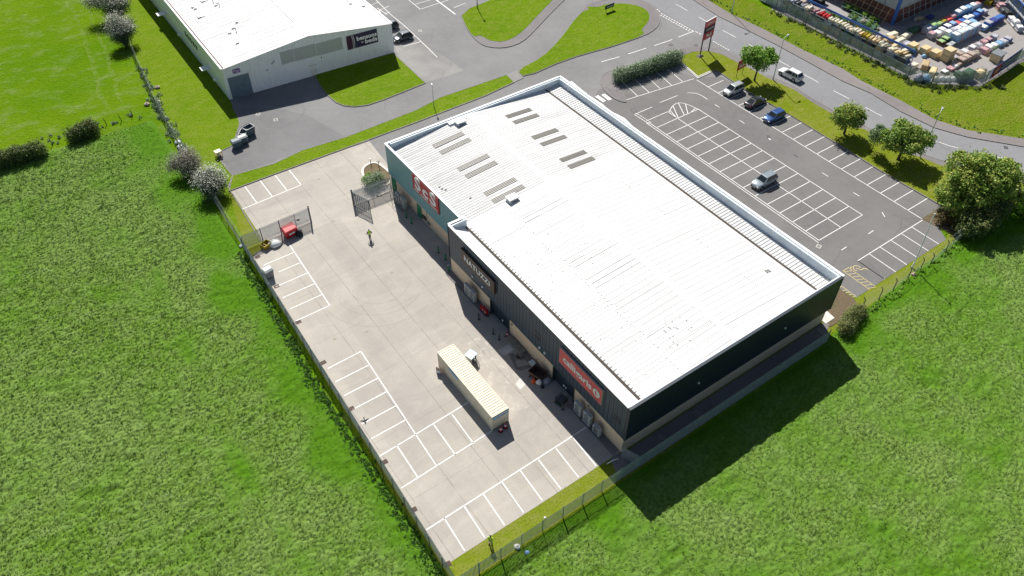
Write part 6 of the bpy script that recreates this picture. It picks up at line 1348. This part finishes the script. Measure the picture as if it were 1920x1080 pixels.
row('{} blue load from the left at the right end of the middle row', 'blue loads right of the middle stack', [128.0, 129.6, 131.2, 132.8, 134.3], 35.0, ['lblue', 'blue', 'dblue', 'dblue', 'dblue'], [.8, 1.2, 1.3, 1.2, 1.1], 1.5, 1.5, cap=['white', 'greybag', None, 'blue', 'blue'])
row('{} dark slatted stack with a lime top at the left end of the middle row', 'lime topped stacks', [115.6, 117.0], 36.3, ['rust', 'dgreen'], [.7, .9], 1.3, 1.4, .06, ['pgreen', 'pgreen'])
row('{} dark tray stack in front of the lime topped stacks', 'dark tray stacks', [115.8, 117.0], 34.6, ['rust', 'dsteel'], [.55, .6], 1.2, 1.2, .06, ['grey', 'grey'])
row('{} load from the left in the pale front row', 'pale loads of the front row', [119.4, 121.0, 122.7, 124.6, 126.2, 127.8], 29.3, ['pinkbag', 'white', 'pgreen', 'lblue', 'greybag', 'blue'], [.9, 1.0, .8, .7, .7, .7], 1.4, 1.5, .09, ['pinkbag', 'white', 'white', 'lblue', None, 'greybag'])
row('{} load from the left behind the pale front row', 'loads behind the pale front row', [118.6, 120.4, 122.2, 124.0, 125.8], 31.2, ['greybag', 'white', 'pinkbag', 'dblue', 'greybag'], [.8, .7, 1.0, .8, 1.0], 1.3, 1.2, .09, ['white', 'greybag', None, 'pinkbag', None])
row('{} stone coloured load from the left in the sand and gravel row', 'stone coloured loads in front', [110.8, 112.3, 113.9, 115.5, 117.0], 29.6, ['stone', 'concp', 'stone', 'stone', 'greybag'], [.6, .9, 1.0, 1.0, .7], 1.5, 1.6, .10, [None, 'stone', None, 'stone', 'concp'])
row('{} small mixed load from the left behind the sand and gravel row', 'small mixed loads', [112.8, 114.4, 116.0], 31.4, ['greybag', 'stone', 'white'], [.6, .7, .7], 1.2, 1.2, .10)
row('{} scattered low pallet left of the sand and gravel row', 'scattered low pallets', [106.6, 108.4, 109.8], 29.2, ['stone', 'pinkbag', 'greybag'], [.35, .5, .45], 1.3, 1.2, .10, ['white', None, 'white'])
for l_, x, y, z in (('tan timber crate furthest from the road in the line of four', 109.0, 38.3, .035), ('second tan timber crate of the line', 109.9, 36.1, .035), ('third tan timber crate of the line, left of the double stack', 110.3, 34.1, .035), ('lower tan timber crate of the double stack', 110.9, 31.9, .035), ('upper tan timber crate of the double stack', 110.9, 31.9, 1.275)):
    t = thing('timber_crate', l_, 'crate', (x, y, z), rnd.uniform(-.03, .03), 'tan timber crates'); MB().chbox((0, 0, .08), (1.95, 1.45 if z < 1 and y > 33 else 1.7, 1.15), 0, .03).build('crate_body', M['wood2'], t)
    for s in (-1, 0, 1): MB().box(-.9, .9, s*.6-.06, s*.6+.06, 0, .08).build('skid', M['wood'], t)
# timber stacks
for i, (x, y, w_, d_, h, rz, m_, l_) in enumerate(((106.4, 44.6, 3.2, 1.2, .7, .1, 'stone', 'pinkish timber stack nearest the plant benches'), (109.4, 43.6, 2.8, 1.1, 1.0, -.05, 'cream', 'cream timber stack below the dark slatted panels'), (111.6, 41.8, 2.6, 1.2, .9, .05, 'cream', 'cream boards right of the middle timber stack'), (107.0, 42.6, 3.2, 1.0, 1.1, -.03, 'wood', 'brown timber stack in the middle of the timber area'), (109.0, 41.2, 2.8, 1.0, .8, .04, 'cream', 'short pale stack beside the brown timber'), (105.6, 40.6, 2.6, 1.1, .8, .02, 'wood2', 'golden boards next to the long rack'), (106.4, 38.4, 3.4, 1.0, .6, -.1, 'cream', 'long cream boards lying beside the dark green tank'), (108.6, 39.6, 2.0, 1.2, 1.0, .1, 'greybag', 'grey wrapped stack behind the dark green tank'), (103.6, 36.4, 2.4, 1.2, .6, .12, 'wood', 'brown boards near the end of the long rack'), (102.6, 33.9, 3.0, 1.2, .7, .05, 'cream', 'cream boards at the near end of the rack'), (105.0, 32.6, 2.8, 1.3, 1.0, .45, 'wood', 'brown layered boards turned at an angle'), (104.3, 30.4, 2.6, 1.2, .8, .4, 'wood2', 'golden layered boards at the bottom of the timber area'))):
    load(l_, x, y, w_, d_, h, m_, rz, 'timber stacks', 'timber_stack', 'timber stack', None if i % 2 else m_, seed=i, rough=.09, pallet=False)
tk = thing('green_tank', 'small dark green tank lying among the timber', 'tank', (107.7, 37.2, .035), .3); MB().tube((-.7, 0, .55), (.7, 0, .55), .5, n=14).build('shell', M['dgreen'], tk); MB().box(-.5, .5, -.4, .4, 0, .2).build('cradle', M['dsteel'], tk)
for i, (x, y, r__, h, m_, l_) in enumerate(((99.8, 30.4, .9, 1.5, 'greybag', 'bluish bulk bag in the corner of the merchant fence, left one'), (101.0, 29.6, .85, 1.4, 'lblue', 'bluish bulk bag in the corner of the merchant fence, right one'), (102.6, 28.6, .6, .9, 'cream', 'cream sack left of the three white sacks'), (103.6, 27.9, .6, .9, 'white', 'first white sack along the bottom fence'), (104.6, 27.3, .6, .85, 'white', 'second white sack along the bottom fence'), (105.4, 26.7, .55, .8, 'white', 'third white sack, nearest the green blocks'), (108.2, 35.0, .5, .7, 'lblue', 'blue sack in front of the tan crates'), (120.0, 45.3, .4, .5, 'white', 'small white sack in the shade of the store'))): sack('bulk_bag', l_, 'bulk bag', (x, y), r__, h, m_, 60+i, 'bulk bags', tie=False)
for i, (x, y, w_, d_, h, m_, l_) in enumerate(((106.3, 26.4, 1.3, 1.6, 1.4, 'dgreen', 'dark green wrapped block at the bottom fence, left of two'), (108.0, 25.6, 2.3, 1.7, 1.6, 'dgreen', 'wide dark green wrapped block at the bottom fence'), (110.4, 24.7, 1.9, 1.3, 1.2, 'wood2', 'tan crate stack by the left end of the banner'), (112.0, 25.2, 1.6, 1.3, 1.0, 'concp', 'drab wrapped stack behind the banner'), (120.8, 45.0, 1.8, 1.2, .5, 'wood2', 'brown boards lying in the shade of the store'), (123.4, 44.2, 1.8, 1.2, .5, 'dblue', 'blue load in the deep shade of the store'), (114.2, 42.2, 2.6, 1.2, 1.3, 'dgreen', 'dark slatted panel stack at the corner of the store shade'), (116.9, 42.0, 2.0, 1.2, 1.2, 'dsteel', 'darker slatted panel stack right beside the first'), (139.6, 42.8, 1.6, 1.4, 1.3, 'red', 'bright red machine at the top of the right rack'), (138.9, 40.6, 1.4, 1.2, .9, 'yellow', 'yellow load beside the red machine'))):
    load(l_, x, y, w_, d_, h, m_, rnd.uniform(-.08, .08), None, 'stock_stack', 'stack', 'dgreen' if m_ == 'dgreen' else None, seed=70+i, rough=.05)
# plants for sale
def bench(label, x, y, w_, l_, mats, seed):
    t = thing('plant_bench', label, 'plant bench', (x, y, .035)); MB().box(-w_/2, w_/2, -l_/2, l_/2, .55, .63).build('bench_top', M['dgreen'], t)
    for sx in (-1, 1):
        for sy in (-1, 0, 1): MB().box(sx*(w_/2-.08)-.05, sx*(w_/2-.08)+.05, sy*(l_/2-.1)-.05, sy*(l_/2-.1)+.05, 0, .55).build('leg', M['steel'], t)
    for k, m_ in enumerate(mats):
        lob = [(rnd.uniform(-w_/2+.2, w_/2-.2), -l_/2+l_*(k+.5)/len(mats)+rnd.uniform(-.4, .4)*l_/len(mats), .85, .38) for _ in range(int(l_*2.2/len(mats))+2)]
        V, F, T = leaf_cloud(lob, 90, 8, .17, seed+k); np_mesh('potted_plants', V, F, m_, T, parent=t)
bench('long green plant bench closest to the timber posts of the store', 112.2, 53.2, 1.8, 9.0, ['leaf', 'leaf_b', 'leaf', 'leaf_b'], 80)
bench('plant bench with white and pink flowers in the middle of the planting area', 109.6, 50.6, 2.2, 6.6, ['leaf_b', 'blossom', 'leaf'], 85)
bench('low plant bench with yellow green plants beside the long rack', 106.6, 53.6, 1.7, 9.5, ['leaf_gold', 'leaf_b', 'leaf'], 90)
t = thing('flower_stand', 'low mixed plant display nearest the road end of the benches', 'plant display', (106.9, 47.6, .035)); V, F, T = leaf_cloud([(rnd.uniform(-1.2, 1.2), rnd.uniform(-1.5, 1.5), .35, .5) for _ in range(16)], 70, 8, .17, 95); np_mesh('potted_plants', V, F, 'leaf', T, parent=t); MB().box(-1.4, 1.4, -1.7, 1.7, 0, .12).build('tray', M['dsteel'], t)
for l_, x, y, m_, h in (('pinkish heap of pots at the top left of the merchant yard', 105.2, 64.0, 'stone', 1.1), ('black heap of tubs right of the pinkish pots', 108.2, 62.2, 'black', 1.2), ('long white roofed trolley bay at the left end of the fence', 100.2, 68.0, 'white', 2.2)):
    load(l_, x+1.2, y, 2.6, 2.4 if h < 2 else 5.5, h, m_, .1, None, 'stock_stack', 'stack', 'white' if h > 2 else None, rough=.16, pallet=False, seed=99)
# the long rack behind the fence
rk = thing('storage_rack', 'long blue beamed storage rack full of goods behind the merchant fence', 'rack', (100.9, 34.4, .035)); RL = 31.0
for i in range(12):
    y_ = RL*i/11; mb = MB(); 
    for x_ in (0, 1.9): mb.box(x_-.05, x_+.05, y_-.05, y_+.05, 0, 3.1 if x_ else 2.2)
    mb.box(.05, 1.85, y_-.03, y_+.03, 2.0, 2.08); mb.box(.05, 1.85, y_-.03, y_+.03, .9, .98); mb.build('upright_frame', M['blue'], rk)
for x_, z_ in ((0, 1.0), (0, 2.0), (1.9, 1.0), (1.9, 2.0), (1.9, 3.0)): MB().box(x_-.045, x_+.045, 0, RL, z_, z_+.16 if z_ < 3 else z_+.45).build('beam', M['blue' if z_ > 2.5 or x_ else 'steel'], rk)
for z_ in (1.0, 2.0): MB().box(.05, 1.85, 0, RL, z_+.02, z_+.06).build('shelf', M['grey2'], rk)
cols_t = ['wood', 'wood2', 'cream', 'concp', 'wood', 'wood2', 'yellow', 'wood2', 'cream', 'cream', 'cream', 'cream', 'red', 'red', 'pinkbag', 'rust', 'greybag', 'dsteel', 'greybag', 'white']
nm_ = {'wood': 'brown', 'wood2': 'golden', 'cream': 'cream', 'concp': 'drab', 'yellow': 'mustard', 'red': 'red', 'pinkbag': 'pink', 'rust': 'rusty', 'greybag': 'grey', 'dsteel': 'dark', 'white': 'white'}
for i, m_ in enumerate(cols_t):
    for h_ in (0, 1):
        y_ = 34.4+.55+i*1.53+h_*.76; m2 = m_ if (i+h_) % 4 else 'cream'; lb_ = f'{ORD[i] if i < 10 else ORD[19-i]} pair of bundles from the ' + ('crate end' if i < 10 else 'plant end') + (' of the rack top, nearer bundle' if not h_ else ' of the rack top, further bundle')
        load(lb_, 101.85+rnd.uniform(-.1, .1), y_, 1.7, .5, rnd.uniform(.35, .7), m2, rnd.uniform(-.22, .22), 'bundles on top of the long rack', 'goods_bundle', 'bundle', None, z=2.10, seed=i*2+h_, rough=.09, pallet=False)
cols_m = ['dsteel', 'greybag', 'wood', 'rust', 'grey2', 'dgreen', 'concp', 'greybag', 'dsteel', 'pinkbag', 'grey2', 'wood']
for i, m_ in enumerate(cols_m):
    load(f'{ORD[i]} dim bundle from the crate end on the middle shelf of the rack', 101.85, 35.6+i*2.55, 1.6, 1.9, .75, m_, 0, 'bundles on the middle shelf', 'goods_bundle', 'bundle', None, z=1.10, seed=200+i, rough=.14, pallet=False)
    load(f'{ORD[i]} dim bundle from the crate end on the ground under the rack', 101.85, 35.7+i*2.55, 1.6, 1.8, .75, cols_m[(i*5+3) % 12], 0, 'bundles under the rack', 'goods_bundle', 'bundle', None, z=.04, seed=220+i, rough=.14, pallet=False)
palisade('grey palisade fence in front of the long storage rack', (98.6, 32.0), (100.1, 68.5), h=2.5, pitch=.17); palisade('short angled palisade panel at the corner of the merchant yard', (98.6, 31.9), (100.8, 28.3), h=2.5, pitch=.17); palisade('palisade fence along the bottom of the merchant yard up to the banner', (100.9, 28.2), (109.9, 22.8), h=2.5, pitch=.17); palisade('palisade fence behind the long banner of the merchant yard', (110.0, 22.9), (140, 24.6), h=2.5, pitch=.17)
bn = thing('long_banner', 'long blue and red banner fixed to the merchant yard fence', 'banner', (110.6, 22.6, .1), math.atan2(1.1, 11)); MB().box(0, 11.2, -.10, -.04, .5, 2.9).build('sheet', M['dblue'], bn); MB().box(.1, 2.9, -.13, -.101, .55, 2.85).build('red_panel', M['red'], bn)
for x_ in (0, 3.7, 7.4, 11.2): MB().box(x_-.05, x_+.05, -.03, .05, 0, 2.9).build('post', M['steel'], bn)
for i_, w_ in ((0, 5.6), (1, 6.6)): MB().box(3.6, 3.6+w_, -.125, -.101, 1.9-i_*.75, 2.2-i_*.75).build('text_stripe', M['greybag'], bn)
MB().box(.5, 2.4, -.15, -.131, 1.3, 2.2).build('emblem_block', M['pinkbag'], bn)
sc_ = thing('site_cabin', 'small cabin with a tan front and grey roof behind the banner', 'cabin', (118.9, 26.3, .035), .1); sc_.scale = (.85, .85, .8); MB().chbox((0, 0, 0), (2.6, 2.1, 1.9), 0, .04).build('wall', M['wood2'], sc_); MB().chbox((.1, 0, 1.9), (3.0, 2.4, .14), 0, .04).build('roof', M['grey2'], sc_); MB().box(-.5, .3, -1.09, -1.05, .05, 1.7).build('door', M['dsteel'], sc_)
r2 = thing('storage_rack', 'tall rack with blue top beams at the right edge of the merchant yard', 'rack', (133.6, 28.8, .035), math.atan2(12.6, 9.0))
for i in range(7):
    for y_ in (0, -2.2): MB().box(i*2.6-.06, i*2.6+.06, y_-.06, y_+.06, 0, 4.0).build('upright', M['blue'], r2)
for z_ in (1.9, 3.8):
    for y_ in (0, -2.2): MB().box(0, 15.6, y_-.07, y_+.07, z_, z_+.22).build('beam', M['blue' if z_ > 3 else 'grey'], r2)
    MB().box(0, 15.6, -2.1, -.1, z_+.05, z_+.10).build('shelf', M['grey'], r2)
u_ = Vector((9.0, 12.6)).normalized(); v_ = Vector((-u_.y, u_.x))
for i, m_ in enumerate(('greybag', 'white', 'greybag', 'black', 'dsteel', 'pinkbag', 'black', 'yellow')):
    q = Vector((133.6, 28.8))+u_*(1.2+i*1.9)+v_*.9; load(f'{ORD[i]} stacked load from the near end in front of the right rack', q.x, q.y, 1.5, 1.3, 1.3 if i % 2 else 1.0, m_, .95, 'loads in front of the right rack', 'pallet_load', 'pallet load', 'white' if i < 3 else None, seed=300+i, rough=.1)
    q = Vector((133.6, 28.8))+u_*(1.3+i*1.85)-v_*1.1; load(f'{ORD[i]} box from the near end on top of the right rack', q.x, q.y, 1.4, 1.6, .9, ('cream', 'stone', 'greybag')[i % 3], .95, 'boxes on top of the right rack', 'goods_bundle', 'bundle', None, z=3.95, seed=320+i, rough=.05, pallet=False)
# the store itself
sb = thing('merchant_store', 'corner of a grey clad store with dark brick base and blue corner post', 'building', (114.5, 47.0, .035))
MB().box(0, 40, 0, 45, 0, 3.1).build('brick_base', M['redbrick'], sb); MB().box(-.15, 40, -.15, 45, 3.1, 7.6).build('cladding', M['grey'], sb); MB().box(-.3, 40, -.3, 45, 7.6, 7.8).build('roof', M['silv'], sb); MB().box(-.3, .25, -.3, .25, 0, 7.5).build('corner_post', M['blue'], sb)
for i in range(14): MB().tube((-1.9, 1.2+i*1.5, 0), (-.35, 1.2+i*1.5, 3.3), .07, n=5).build('timber_prop', M['wood'], sb)
for i in range(12): MB().tube((1.5+i*1.9, -1.6, 0), (1.5+i*1.9, -.35, 3.3), .06, n=5).build('steel_prop', M['steel'], sb)
for z_, k in ((1.1, .68), (2.2, .35)): MB().tube((-.35-1.55*k, .6, z_), (-.35-1.55*k, 22, z_), .05, n=5).build('rail', M['wood'], sb); MB().tube((.6, -.35-1.2*k, z_), (24, -.35-1.2*k, z_), .05, n=5).build('rail', M['steel'], sb)
for i, y_ in enumerate((3, 9, 15)): MB().box(-.18, -.151, y_, y_+.12, 3.2, 7.5).build('downpipe', M['dsteel'], sb)

# covers and gullies set in the tarmac
for px_, py_, l_ in ((517, 225, 'pale cover plate in the back yard tarmac, left of the lawn curve'), (484, 214, 'small pale mark plate near the bins in the back yard'), (788, 58, 'white marked cover in the lane beside the parked dark cars'), (1440, 257, 'drain cover in the lane of the car park beside the top bay lines'), (1535, 462, 'brown drain cover at the end of the double white line'), (1188, 208, 'drain cover beside the crossing stripes'), (1305, 85, 'round cover in the junction mouth below the give way dashes'), (1258, 84, 'pinkish cover in the junction mouth'), (1668, 193, 'gully at the kerb of the road bend'), (1886, 277, 'gully at the kerb near the right edge')):
    t = thing('manhole_cover', l_, 'cover', (*G(px_, py_), Z_A+.010), rnd.uniform(0, 1.5), 'covers set in the tarmac'); MB().ribbon([(-.36, -.3), (.36, -.3), (.36, .3), (-.36, .3)], .09, 0, .012, closed=True).build('frame', M['kerb_pale' if 'pale' in l_ or 'white' in l_ else 'rust'], t); MB().box(-.31, .31, -.25, .25, .0, .009).build('lid', M['worn' if 'pale' in l_ or 'white' in l_ else 'dsteel'], t)
